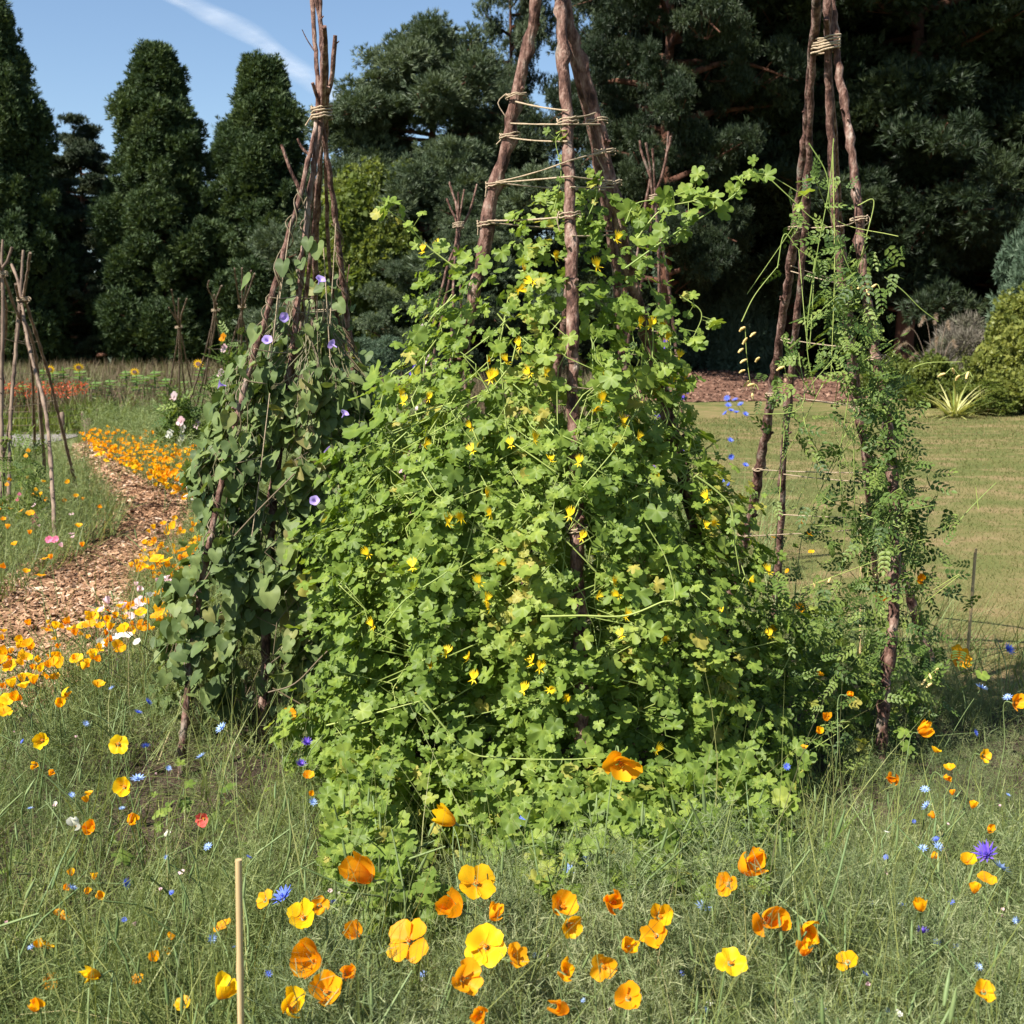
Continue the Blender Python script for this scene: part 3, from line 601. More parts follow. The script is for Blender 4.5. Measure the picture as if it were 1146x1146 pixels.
# slim stick wigwams further off
GS2 = 'slim hazel stick wigwams further back'
def slim(key, label, poles, Yt, yt, r0, r1, ties=(), ropes=(), br=()):
    t, O = wigwam(key, label, [(p, r0, r1) for p in poles], Yt, yt, GS2, br, 'bark_far' if Yt > 9 else 'bark'); o = Off(t, O); Q = [p[0] for p in POLES[key]]
    for (x, y, R) in ties: o.wrap(W(x, y, Yt), R, turns=3, r=r1 * .22)
    for s, ya, q, yb in ropes: o.rope(along(Q[s], ya), along(Q[q], yb), r=.003 * Yt / 10, sag=.01)
    return t
slim('B1', 'slim forked stick wigwam just behind the left shoulder of the centre wigwam',
     [[(520, 212), (513, 250), (500, 330), (480, 430), (450, 640)], [(513, 215), (513, 260), (516, 340), (522, 450), (530, 640)], [(503, 205), (512, 240), (508, 300), (505, 400), (500, 690)],
      [(500, 222), (514, 265), (500, 300), (478, 400), (430, 660)]], 8.0, 255, .009, .016, [(513, 252, .035)],
     br=[(2, [(0, 225), (506, 214), (503, 203)], .008, .005), (0, [(0, 262), (525, 238), (534, 206)], .009, .006)])
slim('B2', 'slim reddish stick wigwam with a forked top behind the right shoulder of the centre wigwam',
     [[(751, 152), (740, 200), (732, 222), (722, 300), (704, 370), (695, 470), (680, 640)], [(723, 160), (728, 190), (731, 222), (744, 290), (752, 350), (765, 480), (778, 640)],
      [(731, 166), (733, 215), (738, 330), (735, 640)], [(728, 200), (712, 290), (700, 380), (686, 460), (660, 650)]], 7.8, 225, .010, .018, [(732, 221, .03)], [(3, 365, 1, 372), (0, 415, 1, 420), (3, 395, 1, 398)],
     br=[(0, [(0, 200), (746, 175), (748, 147)], .009, .007), (1, [(0, 200), (718, 170), (716, 157)], .009, .007)])
slim('B3', 'slim stick wigwam behind the left wigwam, its crossed tips just left of the heart-leaved vine',
     [[(285, 306), (272, 345), (255, 400), (232, 488)], [(271, 300), (271, 345), (270, 400), (268, 500)], [(262, 300), (269, 343), (280, 400), (300, 492)], [(281, 303), (270, 350), (262, 420), (252, 480)]], 15.5, 343, .012, .02, [(271, 343, .05)], [(0, 380, 2, 382), (0, 420, 2, 420)])
slim('S1', 'small distant stick wigwam left of two, in front of the middle cone conifer',
     [[(192, 324), (197, 352), (200, 368), (192, 420), (182, 476)], [(200, 334), (200, 366), (201, 420), (201, 482)], [(209, 334), (202, 362), (204, 410), (211, 474)], [(189, 344), (200, 364), (208, 400), (222, 470)]], 18, 366, .012, .02, [(200, 366, .05)], [(0, 405, 3, 406), (0, 440, 3, 436)])
slim('S2', 'small distant stick wigwam right of two, with a kinked forked tip',
     [[(234, 314), (233, 324), (240, 344), (228, 400), (200, 486)], [(248, 320), (243, 332), (240, 348), (231, 420), (220, 492)], [(240, 330), (242, 356), (249, 400), (256, 476)], [(243, 340), (238, 380), (226, 430), (212, 484)]], 16.5, 346, .012, .02, [(241, 347, .05)], [(0, 390, 2, 390), (0, 430, 2, 428)])
slim('T1', 'leaning stick wigwam at the far left beside the path, crossed open tips',
     [[(26, 280), (24, 310), (22, 352), (17, 403), (13, 457), (9, 600)], [(33, 283), (30, 310), (26, 335), (20, 352), (10, 480), (-10, 560)], [(13, 296), (22, 324), (33, 390), (48, 446), (56, 500), (62, 622)],
      [(26, 330), (32, 348), (52, 411), (72, 490), (88, 556)], [(18, 318), (28, 370), (36, 420), (39, 530)]], 10.5, 335, .014, .022, [(26, 335, .05)], [(0, 381, 3, 382), (0, 417, 3, 418), (0, 455, 3, 448)])
slim('T2', 'stick wigwam cut off by the left edge, knotted together high up',
     [[(3, 268), (2, 300), (4, 330), (2, 420), (3, 606)], [(14, 277), (8, 292), (0, 308), (-20, 380), (-50, 600)], [(-10, 270), (2, 303), (20, 350), (40, 400), (52, 560)], [(-6, 290), (4, 330), (5, 380), (-12, 560)]], 10.0, 306, .014, .024, [(1, 307, .05)], [(0, 345, 2, 350), (0, 378, 2, 386)])
# bamboo stakes
def stake(px, py, bx, by, r, label, grp='thin bamboo marker canes'):
    b = G(bx, by); b[2] = -.05; tp = W(px, py, b[1]); mb = MB(); P = np.linspace(b, tp, 30); rad = np.full(30, r)
    rad[[6, 14, 22]] *= 1.18; tube(mb, P, rad, 10); mb.v = [v - b for v in mb.v]
    tag(mb.obj('bamboo_cane', M['bamboo']), label, 'cane', grp).location = tuple(b)
stake(267, 962, 273, 1420, .0056, 'straight tan bamboo cane standing in the foreground meadow at lower left')
stake(1092, 614, 1078, 790, .0065, 'tan bamboo cane standing at the lawn edge right of the right wigwam')
stake(786, 497, 784, 640, .006, 'thin cane standing among the blue cornflowers behind the creeper')
stake(964, 562, 963, 760, .006, 'thin pale cane between the poles of the right wigwam')

# ------------------------------------------------------------------ leaf shapes
def lobed_leaf(lobes, w=24, base=.40, n=30, notch=.13, wave=.06, cup=.12, sinus=165):
    ph = np.radians(np.linspace(-sinus, sinus, n)); r = np.full(n, base)
    for a, A in lobes:
        dd = np.degrees(ph) - a; r = np.maximum(r, base + (A - base) * np.exp(-(dd / w) ** 4)) * (1 - notch * np.exp(-(dd / 6) ** 2) * (abs(a) < 90))
    X = np.c_[np.sin(ph) * r, np.cos(ph) * r]; mid = X * .5
    V = np.vstack([[0, 0], mid, X]); rr = np.hypot(V[:, 0], V[:, 1]); th = np.arctan2(V[:, 0], V[:, 1])
    z = cup * rr ** 2 - .10 * rr + wave * rr * np.sin(5 * th + 1) - .10 * np.maximum(0, V[:, 1]) ** 2
    Fc = [[0, 1 + i + 1, 1 + i] for i in range(n - 1)]
    for i in range(n - 1): Fc += [[1 + i, 2 + i, 1 + n + i], [2 + i, 2 + n + i, 1 + n + i]]
    return np.c_[V, z], np.array(Fc), np.clip(rr, 0, 1)
CL = [lobed_leaf([(0, 1), (56, .95), (-56, .93), (112, .72), (-112, .75)], wave=wv, cup=cu, notch=nt_) for wv, cu, nt_ in ((.06, .12, .14), (-.08, -.15, .10), (.12, .30, .16))]
CL.append(lobed_leaf([(0, 1), (60, .85), (-60, .88), (125, .7), (-120, .7)], w=30, base=.5, wave=.08, cup=.2))
def heart_leaf(cup=.15, fold=.25, tw=0):
    n = 24; ph = np.radians(np.linspace(-172, 172, n)); a = np.abs(ph)
    r = np.interp(np.degrees(a), [0, 10, 25, 50, 90, 130, 155, 172], [1.0, .86, .70, .62, .58, .60, .48, .2])
    X = np.c_[np.sin(ph) * r, np.cos(ph) * r]; V = np.vstack([[0, 0], X * .5, X])
    z = fold * abs(V[:, 0]) - cup * np.maximum(0, V[:, 1]) ** 2 + .05 * np.sin(V[:, 1] * 9 + tw) * abs(V[:, 0]) + tw * .1 * V[:, 0] * V[:, 1]
    Fc = [[0, 2 + i, 1 + i] for i in range(n - 1)]
    for i in range(n - 1): Fc += [[1 + i, 2 + i, 1 + n + i], [2 + i, 2 + n + i, 1 + n + i]]
    return np.c_[V, z], np.array(Fc), np.clip(np.hypot(V[:, 0], V[:, 1]), 0, 1)
HL = [heart_leaf(.15, .25), heart_leaf(.35, .12, 1), heart_leaf(.05, .4, -1)]

# ------------------------------------------------------------------ the vines
class Mass:
    """a leafy cone round a wigwam: photo outline (y, left, right) at distance Yc"""
    def __init__(s, prof, Yc, depth=.85, lump=.13, k=0):
        pr = np.array(prof, float); zl = np.array([W(l, y, Yc) for y, l, r in pr]); zr = np.array([W(r, y, Yc) for y, l, r in pr])
        o = np.argsort(zl[:, 2]); s.z = zl[o, 2]; s.l = zl[o, 0]; s.r = zr[o, 0]; s.Yc = Yc; s.d = depth; s.lump = lump; s.k = k
    def pt(s, z, th, q=1.0):
        l = np.interp(z, s.z, s.l); r = np.interp(z, s.z, s.r); a = (r - l) / 2; c = (l + r) / 2; b = a * s.d
        u = np.c_[np.cos(th), np.sin(th), np.zeros(len(z))]; P0 = np.c_[c, np.full(len(z), s.Yc), z]
        g = np.c_[a * u[:, 0], b * u[:, 1], np.zeros(len(z))]
        f = q * (1 + s.lump * wob(np.c_[c + g[:, 0], g[:, 1], z], 7.0, s.k) + .6 * s.lump * wob(np.c_[c + g[:, 0], g[:, 1], z], 17.0, s.k + 1))
        return P0 + g * f[:, None], unit(np.c_[u[:, 0] * b, u[:, 1] * a, .35 * a])
def fill(mass, n, zr, sizes, leaves, mb, hang, out_j=.55, upn=.45, inner=.35, mat=0, reject=None, thr=None, zpow=1.0, front=.72):
    z = zr[0] + (zr[1] - zr[0]) * rng.random(n * 3) ** zpow
    wdt = np.interp(z, mass.z, mass.r - mass.l); z = z[rng.random(len(z)) < wdt / wdt.max() + .04][:n]; m = len(z)
    th = np.where(rng.random(m) < front, -PI * rng.random(m), 2 * PI * rng.random(m))
    q = 1 - inner * rng.random(m) ** 1.6 + .05 * rng.normal(size=m)
    P, Nn = mass.pt(z, th, q); keep = np.ones(m, bool)
    if reject is not None: keep &= ~reject(P)
    P, Nn = P[keep], Nn[keep]; m = len(P)
    Nj = unit(Nn + out_j * rng.normal(size=(m, 3)) + [0, 0, upn] + sdir * .35)
    g = unit(np.array([0, 0, -1.0]) * hang + rng.normal(size=(m, 3)) * .55 + Nn * .4)
    R = frames(Nj, g); S = sizes(m, P); k = rng.integers(0, len(leaves), m); base = .5 + .28 * wob(P, 5.0, 3)
    for j, T in enumerate(leaves):
        i = k == j; scatter(mb, T, P[i], R[i], S[i], np.clip(base[i] + .2 * rng.normal(size=i.sum()), 0, 1), mat)
    return P, Nn
def near_pole(P, Q, ylo, yhi, w):
    """leaves lying just in front of a stretch of pole that stays bare"""
    px, py = proj(P); qx, qy = proj(Q); o = np.argsort(qy); x = np.interp(py, qy[o], qx[o]); d = np.interp(py, qy[o], Q[o, 1])
    return (py > ylo) & (py < yhi) & (abs(px - x) < w) & (P[:, 1] < d + .03)

rng = np.random.default_rng(202)
# canary creeper on the centre wigwam
prof = [(215, 596, 690), (240, 560, 722), (268, 520, 736), (300, 492, 738), (340, 478, 742), (400, 446, 752), (450, 428, 756), (500, 402, 774), (550, 368, 800), (600, 356, 826), (650, 352, 846), (720, 362, 852), (800, 368, 862), (870, 370, 870), (930, 368, 878), (985, 366, 880), (1020, 372, 872)]
mass = Mass(prof, 4.3, .80, .17)
ct = empty('creeper', (float(W(640, 600, 4.3)[0]), 4.3, 0), 'dense bright green climber with lobed leaves and small yellow flowers smothering the centre wigwam', 'climbing plant')
CO = np.array(ct.location)
def part(mb, name, mats, parent, O): mb.v = [v - O for v in mb.v]; return mb.obj(name, mats, parent)
def sz(lo, hi): return lambda m, P: (lo + (hi - lo) * rng.random(m) ** 1.5) * .5 * 1.12
Cp = POLES['C'][1][0]; Ca = POLES['C'][0][0]; Cc = POLES['C'][2][0]
def rej(P):
    r = rng.random(len(P)); px, py = proj(P)
    b = near_pole(P, Cp, 150, 480, 26) & (r < .95); b |= near_pole(P, Cp, 560, 640, 24) & (r < .97); b |= near_pole(P, Cp, 655, 740, 18) & (r < .8)
    b |= near_pole(P, Ca, 150, 275, 26); b |= near_pole(P, Cc, 150, 330, 18) & (r < .8)
    hole = ((wob(P, 9.0, 5) > .35) & (py < 470) | (wob(P, 8.0, 6) > .55)) & (r < .85)               # see-through gaps near the top
    return b | hole | ((py < 330) & (r < .5)) | ((py < 420) & (r < .3))
ztop = mass.z[-1]
mb = MB()
fill(mass, 8600, (.02, ztop), sz(.034, .084), CL, mb, .9, reject=rej, inner=.30)
fill(mass, 6500, (.02, ztop), sz(.020, .050), CL, mb, .6, reject=rej, inner=.16, out_j=.8)
fill(mass, 1500, (.02, 1.5), sz(.06, .11), CL, mb, .9, reject=rej, inner=.75, out_j=.8)
part(mb, 'leaves', M['creeper_leaf'], ct, CO)
# climbing stems seen through the leaves
mb = MB()
for i in range(130):
    z0 = rng.random() * 1.15; z1 = z0 + .35 + rng.random() * .8; z = np.linspace(z0, min(z1, ztop - .28 - .3 * rng.random()), 12); th = -PI * rng.random() + np.cumsum(rng.normal(size=12) * .12)
    P, _ = mass.pt(z, th, .84 + .16 * rng.random()); tube(mb, P, .0013 + .0012 * rng.random(), 4, rnd=rng.random(), cap=False)
part(mb, 'stems', M['creeper_stem'], ct, CO)
def shoot(pts, Y, r=.0028, nl=0, ls=.045, off=0.0):
    q = smooth_path([W(p[0], p[1], (Y if len(p) < 3 else p[2])) for p in pts], 7); mb = MB(); tube(mb, q, np.linspace(r, r * .5, len(q)), 6, 0, rnd=rng.random())
    if nl:
        i = rng.integers(2, len(q), nl); P = q[i] + rng.normal(size=(nl, 3)) * ls * .35; N_ = unit(rng.normal(size=(nl, 3)) * .5 + [-.3, -.6, .6])
        for a, b in zip(q[i], P): tube(mb, [a, b], r * .35, 4, 0, cap=False)
        for j, T in enumerate(CL):
            s = np.arange(nl) % 4 == j; scatter(mb, T, P[s], frames(N_, rdir(nl))[s], ls * (.35 + .5 * rng.random(s.sum())), None, 1)
    o = part(mb, 'shoot', [M['creeper_stem'], M['creeper_leaf']], ct, CO); return o
shoot([(510, 300), (478, 275), (455, 250), (438, 238), (428, 228)], 3.95, .0026, 16, .05)
shoot([(700, 300), (745, 268), (790, 240), (825, 215), (835, 192), (862, 196)], 4.0, .0032, 20, .052)
shoot([(710, 270), (740, 235), (775, 225), (800, 215)], 3.95, .0026, 14, .052)
shoot([(700, 250), (712, 228), (745, 222), (778, 210)], 4.1, .0025, 12, .06)
shoot([(862, 196), (905, 222)], 4.0, .0014, 3, .05)
shoot([(606, 690), (650, 689), (700, 689), (740, 674), (755, 668), (745, 625), (722, 585)], 3.5, .0032, 3, .04)
shoot([(778, 532), (800, 548), (818, 568), (822, 605), (828, 642)], 3.85, .0033, 2, .04)
shoot([(470, 780), (520, 838), (560, 848), (630, 850), (668, 848)], 3.5, .003, 4, .05)
shoot([(365, 812), (420, 798), (480, 782)], 3.65, .0028, 5, .05)
shoot([(840, 905), (880, 930), (905, 950), (940, 965), (975, 995)], 3.7, .0032, 10, .06)
shoot([(745, 915), (780, 925), (820, 948)], 3.5, .003, 6, .05)
shoot([(640, 560), (690, 500), (705, 470)], 3.75, .0022, 4, .04)
shoot([(430, 700), (455, 670), (500, 640), (512, 620)], 3.65, .003, 5, .04)
shoot([(735, 990), (765, 970), (800, 930)], 3.45, .0028, 6, .05)
shoot([(510, 330), (480, 360), (470, 400), (455, 430)], 3.95, .0025, 10, .05)
shoot([(760, 330), (785, 350), (775, 380)], 4.05, .0022, 10, .05)
shoot([(620, 235), (628, 195), (622, 160), (626, 150)], 4.1, .002, 10, .035)
shoot([(655, 250), (668, 215), (660, 190)], 4.1, .002, 9, .035)
# yellow fringed flowers
def creeper_flower():
    mb = MB()
    for s in (-1, 1):                                   # two upright fringed petals
        for k in range(5):
            a = s * (.15 + .17 * k); L = 1 - .08 * k
            T = blade_t(2, .2, .25); V = T[0] * [1, L, 1]; ca, sa = math.cos(a), math.sin(a)
            V = np.c_[V[:, 0] * ca + V[:, 1] * sa, -V[:, 0] * sa + V[:, 1] * ca, V[:, 2] + .05 * k]; mb.add(V, T[1], 0, .4 + .1 * k, T[2])
    for a in (2.3, 3.14, 3.98):
        T = blade_t(2, .16, .2); V = T[0] * [1, .6, 1]; ca, sa = math.cos(a), math.sin(a)
        mb.add(np.c_[V[:, 0] * ca + V[:, 1] * sa, -V[:, 0] * sa + V[:, 1] * ca, V[:, 2]], T[1], 0, .8, T[2])
    tube(mb, [[0, 0, 0], [0, .05, -.3], [0, .3, -.5]], [.12, .09, .03], 6, 1)
    return mb.mesh('flower', [M['creeper_flower'], M['creeper_stem']])
FM = creeper_flower()
fpx = [(474, 281), (491, 275), (586, 303), (596, 316), (580, 325), (622, 288), (690, 268), (668, 298), (716, 362), (728, 364), (742, 367), (746, 378), (549, 404), (552, 422), (566, 405), (582, 387), (593, 418), (549, 424), (448, 442), (452, 450), (610, 418), (681, 424), (675, 447), (666, 458), (697, 474), (714, 490), (736, 538), (686, 500), (598, 492), (617, 516), (528, 478), (529, 505), (475, 498), (480, 446), (544, 554), (549, 575), (516, 580), (501, 585), (651, 602), (638, 577), (648, 518), (572, 498), (462, 635), (536, 652), (544, 672), (548, 680), (558, 630), (687, 652), (692, 666), (418, 700), (392, 708), (499, 732), (484, 740), (524, 738), (482, 745), (595, 743), (604, 748), (615, 772), (586, 773), (634, 782), (696, 712), (743, 716), (668, 668), (794, 716), (808, 686), (838, 650), (790, 590), (800, 586), (792, 558), (752, 428), (768, 424), (760, 400), (860, 640), (862, 712), (790, 872), (875, 882), (808, 908), (810, 926), (788, 948), (734, 840), (846, 880), (561, 878), (578, 890), (560, 945), (568, 940), (515, 948), (430, 900), (372, 880), (395, 848), (370, 842), (412, 620), (530, 760), (700, 690), (640, 905), (905, 855), (884, 962)]
gx = rng.random(40) * 500 + 370
for i, (x, y) in enumerate(fpx[:96]):
    Yf = 4.3 - .80 * .5 * max(.25, math.sqrt(max(0, 1 - ((x - np.interp(y, [p[0] for p in prof], [(p[1] + p[2]) / 2 for p in prof])) / np.interp(y, [p[0] for p in prof], [(p[2] - p[1]) / 2 + 8 for p in prof])) ** 2))) * np.interp(y, [p[0] for p in prof], [(p[2] - p[1]) / F * 4.3 for p in prof]) * 1.08 - .02
    o = link('flower', FM, ct); o.location = tuple(W(x, y, Yf) - CO); s = .027 + .011 * rng.random(); o.scale = (s,) * 3
    o.rotation_euler = (PI / 2 - .3 + rng.normal() * .4, rng.normal() * .5, rng.normal() * .6)

# morning glory on the left wigwam
rng = np.random.default_rng(203)
prof2 = [(350, 318, 372), (390, 280, 400), (425, 255, 418), (470, 240, 425), (530, 226, 440), (600, 208, 455), (680, 193, 465), (740, 182, 470), (800, 186, 455), (850, 195, 440)]
m2 = Mass(prof2, 4.95, .62, .22, 2)
it = empty('bindweed_vine', (float(W(325, 600, 4.95)[0]), 4.95, 0), 'climber with drooping dark green heart-shaped leaves and a few lilac trumpets on the left wigwam', 'climbing plant'); IO = np.array(it.location)
LQ = [p[0] for p in POLES['L']]
def rej2(P):
    r = rng.random(len(P)); px, py = proj(P)
    b = near_pole(P, LQ[0], 300, 590, 13) & (r < .75); b |= near_pole(P, LQ[0], 770, 900, 14) & (r < .9); b |= near_pole(P, LQ[1], 300, 430, 16) & (r < .9) | near_pole(P, LQ[1], 500, 640, 16) & (r < .85) | near_pole(P, LQ[1], 675, 850, 18) & (r < .95); b |= near_pole(P, LQ[2], 200, 420, 11) & (r < .8)
    return b | ((wob(P, 7.0, 1) > .45) & (r < .85)) | ((py < 430) & (r < .72)) | ((py < 520) & (r < .3)) | ((py > 790) & (r < .5))
mb = MB()
fill(m2, 5200, (.12, m2.z[-1]), sz(.045, .125), HL, mb, 1.5, out_j=.75, upn=.25, reject=rej2, inner=.35)
fill(m2, 1000, (.12, m2.z[-1]), sz(.04, .075), HL, mb, 1.6, out_j=.7, upn=.2, reject=rej2, inner=.3)
px_l = [(345, 270, .045, 4.8), (317, 296, .055, 4.75), (355, 276, .058, 4.8)]
for x, y, s, Y in px_l:
    if s: scatter(mb, HL[0], [W(x, y, Y)], frames(np.array([[-.4, -1, .3]]), np.array([0, 0, -1.])), [s])
for q, ya, yb, n_ in ((LQ[0], 590, 760, 90), (LQ[0], 300, 560, 26), (LQ[1], 260, 700, 34), (LQ[2], 280, 480, 26), (LQ[3], 300, 480, 24), (LQ[5], 280, 450, 20), (LQ[6], 280, 450, 20)):
    c_ = np.array([along(q, y) for y in ya + (yb - ya) * rng.random(n_) ** .6]); P = c_ + rng.normal(size=(n_, 3)) * [.04, .03, .03] + [0, -.03, 0]
    scatter(mb, HL[rng.integers(3)], P, frames(unit(rng.normal(size=(n_, 3)) * .6 + [-.4, -.8, .5]), unit(rng.normal(size=(n_, 3)) * .6 + [0, 0, -1])), .022 + .036 * rng.random(n_))
part(mb, 'leaves', M['ipomoea_leaf'], it, IO)
mb = MB()
for i in range(70):
    z0 = .1 + rng.random() * 1.1; z = np.linspace(z0, min(z0 + .5 + rng.random(), 1.75), 12); th = -PI * rng.random() + np.cumsum(rng.normal(size=12) * .15)
    P, _ = m2.pt(z, th, .86 + .14 * rng.random()); tube(mb, P, .0018, 4, rnd=rng.random(), cap=False)
for q in LQ[:3]:                                   # stems twining up the poles
    for ph in (0, 2.5):
        k = 120; i = np.linspace(len(q) * .25, len(q) - 2, k); P = np.array([[np.interp(a, range(len(q)), q[:, c]) for c in range(3)] for a in i]); a = i * (1.1 + .5 * (ph > 1)) + ph + 1.3 * np.sin(i * .31)
        P = P + np.c_[np.cos(a), np.sin(a), a * 0] * (.021 + .004 * np.sin(a * .37 + ph))[:, None]; tube(mb, P, .0026, 5, rnd=rng.random() * .5, rough=.1)
for pts in ([(300, 775), (330, 765), (360, 735), (385, 712)], [(262, 600), (290, 570), (330, 530)], [(305, 770), (340, 790)], [(235, 640), (205, 690), (196, 730)]):
    tube(mb, smooth_path([W(x, y, 4.5) for x, y in pts], 6), .0032, 5, rnd=.2)
part(mb, 'stems', M['ipomoea_stem'], it, IO)
def trumpet():
    mb = MB(); k = 20; V = []; t = []
    for j, (r, z) in enumerate(((.06, -.9), (.09, -.55), (.18, -.22), (.42, -.03), (.62, .03))):
        for i in range(k): a = i * 2 * PI / k; V.append([math.cos(a) * r * (1 + .06 * math.cos(5 * a) * (j > 3)), math.sin(a) * r * (1 + .06 * math.cos(5 * a) * (j > 3)), z]); t.append(j / 4)
    mb.add(V, [[j * k + i, j * k + (i + 1) % k, (j + 1) * k + (i + 1) % k, (j + 1) * k + i] for j in range(4) for i in range(k)], 0, .5, t); return mb.mesh('flower', M['ipomoea_flower'])
TM = trumpet()
for x, y in ((359, 312), (318, 355), (299, 380), (371, 385), (386, 462), (366, 503), (395, 480), (245, 430), (352, 560)):
    o = link('flower', TM, it); o.location = tuple(W(x, y, 4.62) - IO); o.scale = (.026 + .006 * rng.random(),) * 3; o.rotation_euler = (.7 + rng.normal() * .6, rng.normal() * .8, rng.normal() * 1.2)

# ferny glory vine on the right wigwam
rng = np.random.default_rng(204)
gt = empty('ferny_vine', (float(W(950, 600, 4.8)[0]), 4.8, 0), 'loose ferny-leaved climber with cream tubular flowers on the right wigwam', 'climbing plant'); GO = np.array(gt.location)
def leaflet_t():                     # small pointed leaflet
    V = np.array([[0, 0, 0], [-.28, .35, .05], [.28, .35, .05], [-.2, .7, .02], [.2, .7, .02], [0, 1, -.05], [0, .5, -.06]])
    return V, np.array([[0, 6, 1], [0, 2, 6], [1, 6, 3], [6, 2, 4], [3, 6, 5], [6, 4, 5]]), np.array([0, .5, .5, .7, .7, 1, .5])
def pinnate():
    T = leaflet_t(); mb = MB(); 
    for i in range(4):
        y = .12 + .22 * i
        for s in (-1, 1):
            R = frames(np.array([[0, 0, 1.]]), np.array([s * 1.0, .55, .0])); scatter(mb, T, [[0, y, -.1 * y * y]], R, [.34 * (1 - .12 * i)])
            R = frames(np.array([[s * .3, 0, 1.]]), np.array([s * .5, 1.0, .0])); scatter(mb, T, [[s * .15, y + .06, -.1 * y * y]], R, [.2])
    scatter(mb, T, [[0, .95, -.1]], frames(np.array([[0, 0, 1.]]), np.array([0, 1., 0])), [.3])
    V = np.concatenate(mb.v); f = np.concatenate(mb.f); return V, f, np.concatenate(mb.t)
PT = pinnate()
def vine_region(cx, y0, y1, hw, Yc, n):
    y = y0 + (y1 - y0) * rng.random(n); x = cx(y) + rng.normal(size=n) * hw(y); Y = Yc + rng.normal(size=n) * .14
    return np.array([W(a, b, c) for a, b, c in zip(x, y, Y)])
pxD = lambda y: np.interp(y, [60, 240, 400, 560, 700, 860], [938, 962, 985, 1000, 1000, 988])
segs = [(lambda y: pxD(y) - 20, 270, 420, lambda y: 24, 4.6, 150), (pxD, 420, 620, lambda y: 17, 4.55, 230), (lambda y: pxD(y) - 12, 560, 880, lambda y: 42, 4.55, 240), (lambda y: 925 + 0 * y, 190, 420, lambda y: 22, 4.7, 60),
        (lambda y: 935 + 0 * y, 420, 700, lambda y: 34, 4.65, 110), (lambda y: 905 + 0 * y, 640, 900, lambda y: 34, 4.3, 210), (lambda y: 1030 + 0 * y, 520, 820, lambda y: 16, 4.7, 90), (lambda y: 880 + 0 * y, 360, 500, lambda y: 12, 4.7, 30)]
P = np.vstack([vine_region(*s) for s in segs]); P = P[P[:, 2] > .03]; mb = MB()
Nn = unit(rng.normal(size=P.shape) * .6 + [-.3, -.5, .7]); 
scatter(mb, PT, P, frames(Nn, unit(rng.normal(size=P.shape) * .8 + [0, 0, -.4])), .045 + .05 * rng.random(len(P)))
part(mb, 'leaves', M['glory_leaf'], gt, GO)
mb = MB()
def gstem(pts, Y=4.55, r=.0022, rn=None): tube(mb, smooth_path([W(x, y, Y) for x, y in pts], 6), np.linspace(r, r * .6, 6 * (len(pts) - 1) + 1), 5, rnd=rng.random() if rn is None else rn)
for pts in ([(905, 160), (925, 195), (930, 240), (950, 300), (975, 340)], [(933, 155), (928, 210), (915, 280), (905, 350)], [(856, 195), (885, 222), (910, 245), (940, 260)], [(960, 230), (978, 225), (968, 270), (960, 300)], [(870, 300), (878, 262), (895, 280), (930, 300)],
            [(932, 170), (934, 300), (930, 420)], [(912, 290), (903, 380), (912, 440)], [(990, 310), (1010, 325), (1030, 345), (1050, 360)], [(830, 360), (845, 330), (872, 296)], [(1000, 430), (1030, 408), (1075, 405)], [(930, 770), (960, 735), (985, 715)],
            [(1060, 600), (1085, 570), (1115, 540)], [(1095, 570), (1092, 545)], [(850, 780), (870, 730), (880, 700)], [(955, 460), (960, 620), (990, 800)], [(1005, 500), (1020, 620), (1045, 760)], [(950, 440), (940, 520), (945, 600), (935, 700)], [(1022, 640), (1035, 600), (1040, 560)], [(865, 640), (872, 560), (878, 480)]): gstem(pts)
for i in range(46):
    a = P[rng.integers(len(P))]; q = smooth_path([a, a + rng.normal(size=3) * .09 + [0, 0, -.08], a + rng.normal(size=3) * .16 + [0, 0, -.22]], 5); tube(mb, q, .0014, 4, rnd=rng.random(), cap=False)
part(mb, 'stems', M['creeper_stem'], gt, GO)
def tube_flower():
    mb = MB(); tube(mb, [[0, 0, 0], [0, .2, -.04], [0, .6, -.14], [0, .9, -.3], [0, 1, -.4]], [.06, .15, .19, .12, .14], 8, 0, rnd=.6); return mb.mesh('flower', M['glory_flower'])
TF = tube_flower()
for grp in ([(834, 366), (836, 378), (832, 390), (836, 402), (834, 414), (838, 426), (842, 440), (846, 372), (850, 400), (845, 430)], [(952, 318), (968, 320), (972, 313), (969, 324), (981, 318)], [(1058, 418), (1066, 412), (1074, 420), (1084, 416)], [(985, 632), (996, 628), (1002, 640), (992, 650), (984, 640), (1000, 646), (1006, 632)], [(912, 648), (922, 650), (930, 646)], [(1040, 754), (1044, 764), (1050, 748), (1036, 760)], [(878, 410), (880, 420)]):
    Y = 4.5
    for x, y in grp:
        o = link('flower', TF, gt); o.location = tuple(W(x, y, Y) - GO); s = .024 + .006 * rng.random(); o.scale = (s,) * 3; o.rotation_euler = (rng.normal() * .3 - .3, rng.normal() * .3, rng.normal() * .9 + 1.2)
    s = MB(); tube(s, smooth_path([W(x, y, Y + .01) for x, y in grp[:: max(1, len(grp) // 3)]] + [W(grp[-1][0] + 4, grp[-1][1] + 6, Y)], 4), .0014, 4); part(s, 'flower_stalk', M['creeper_stem'], gt, GO)

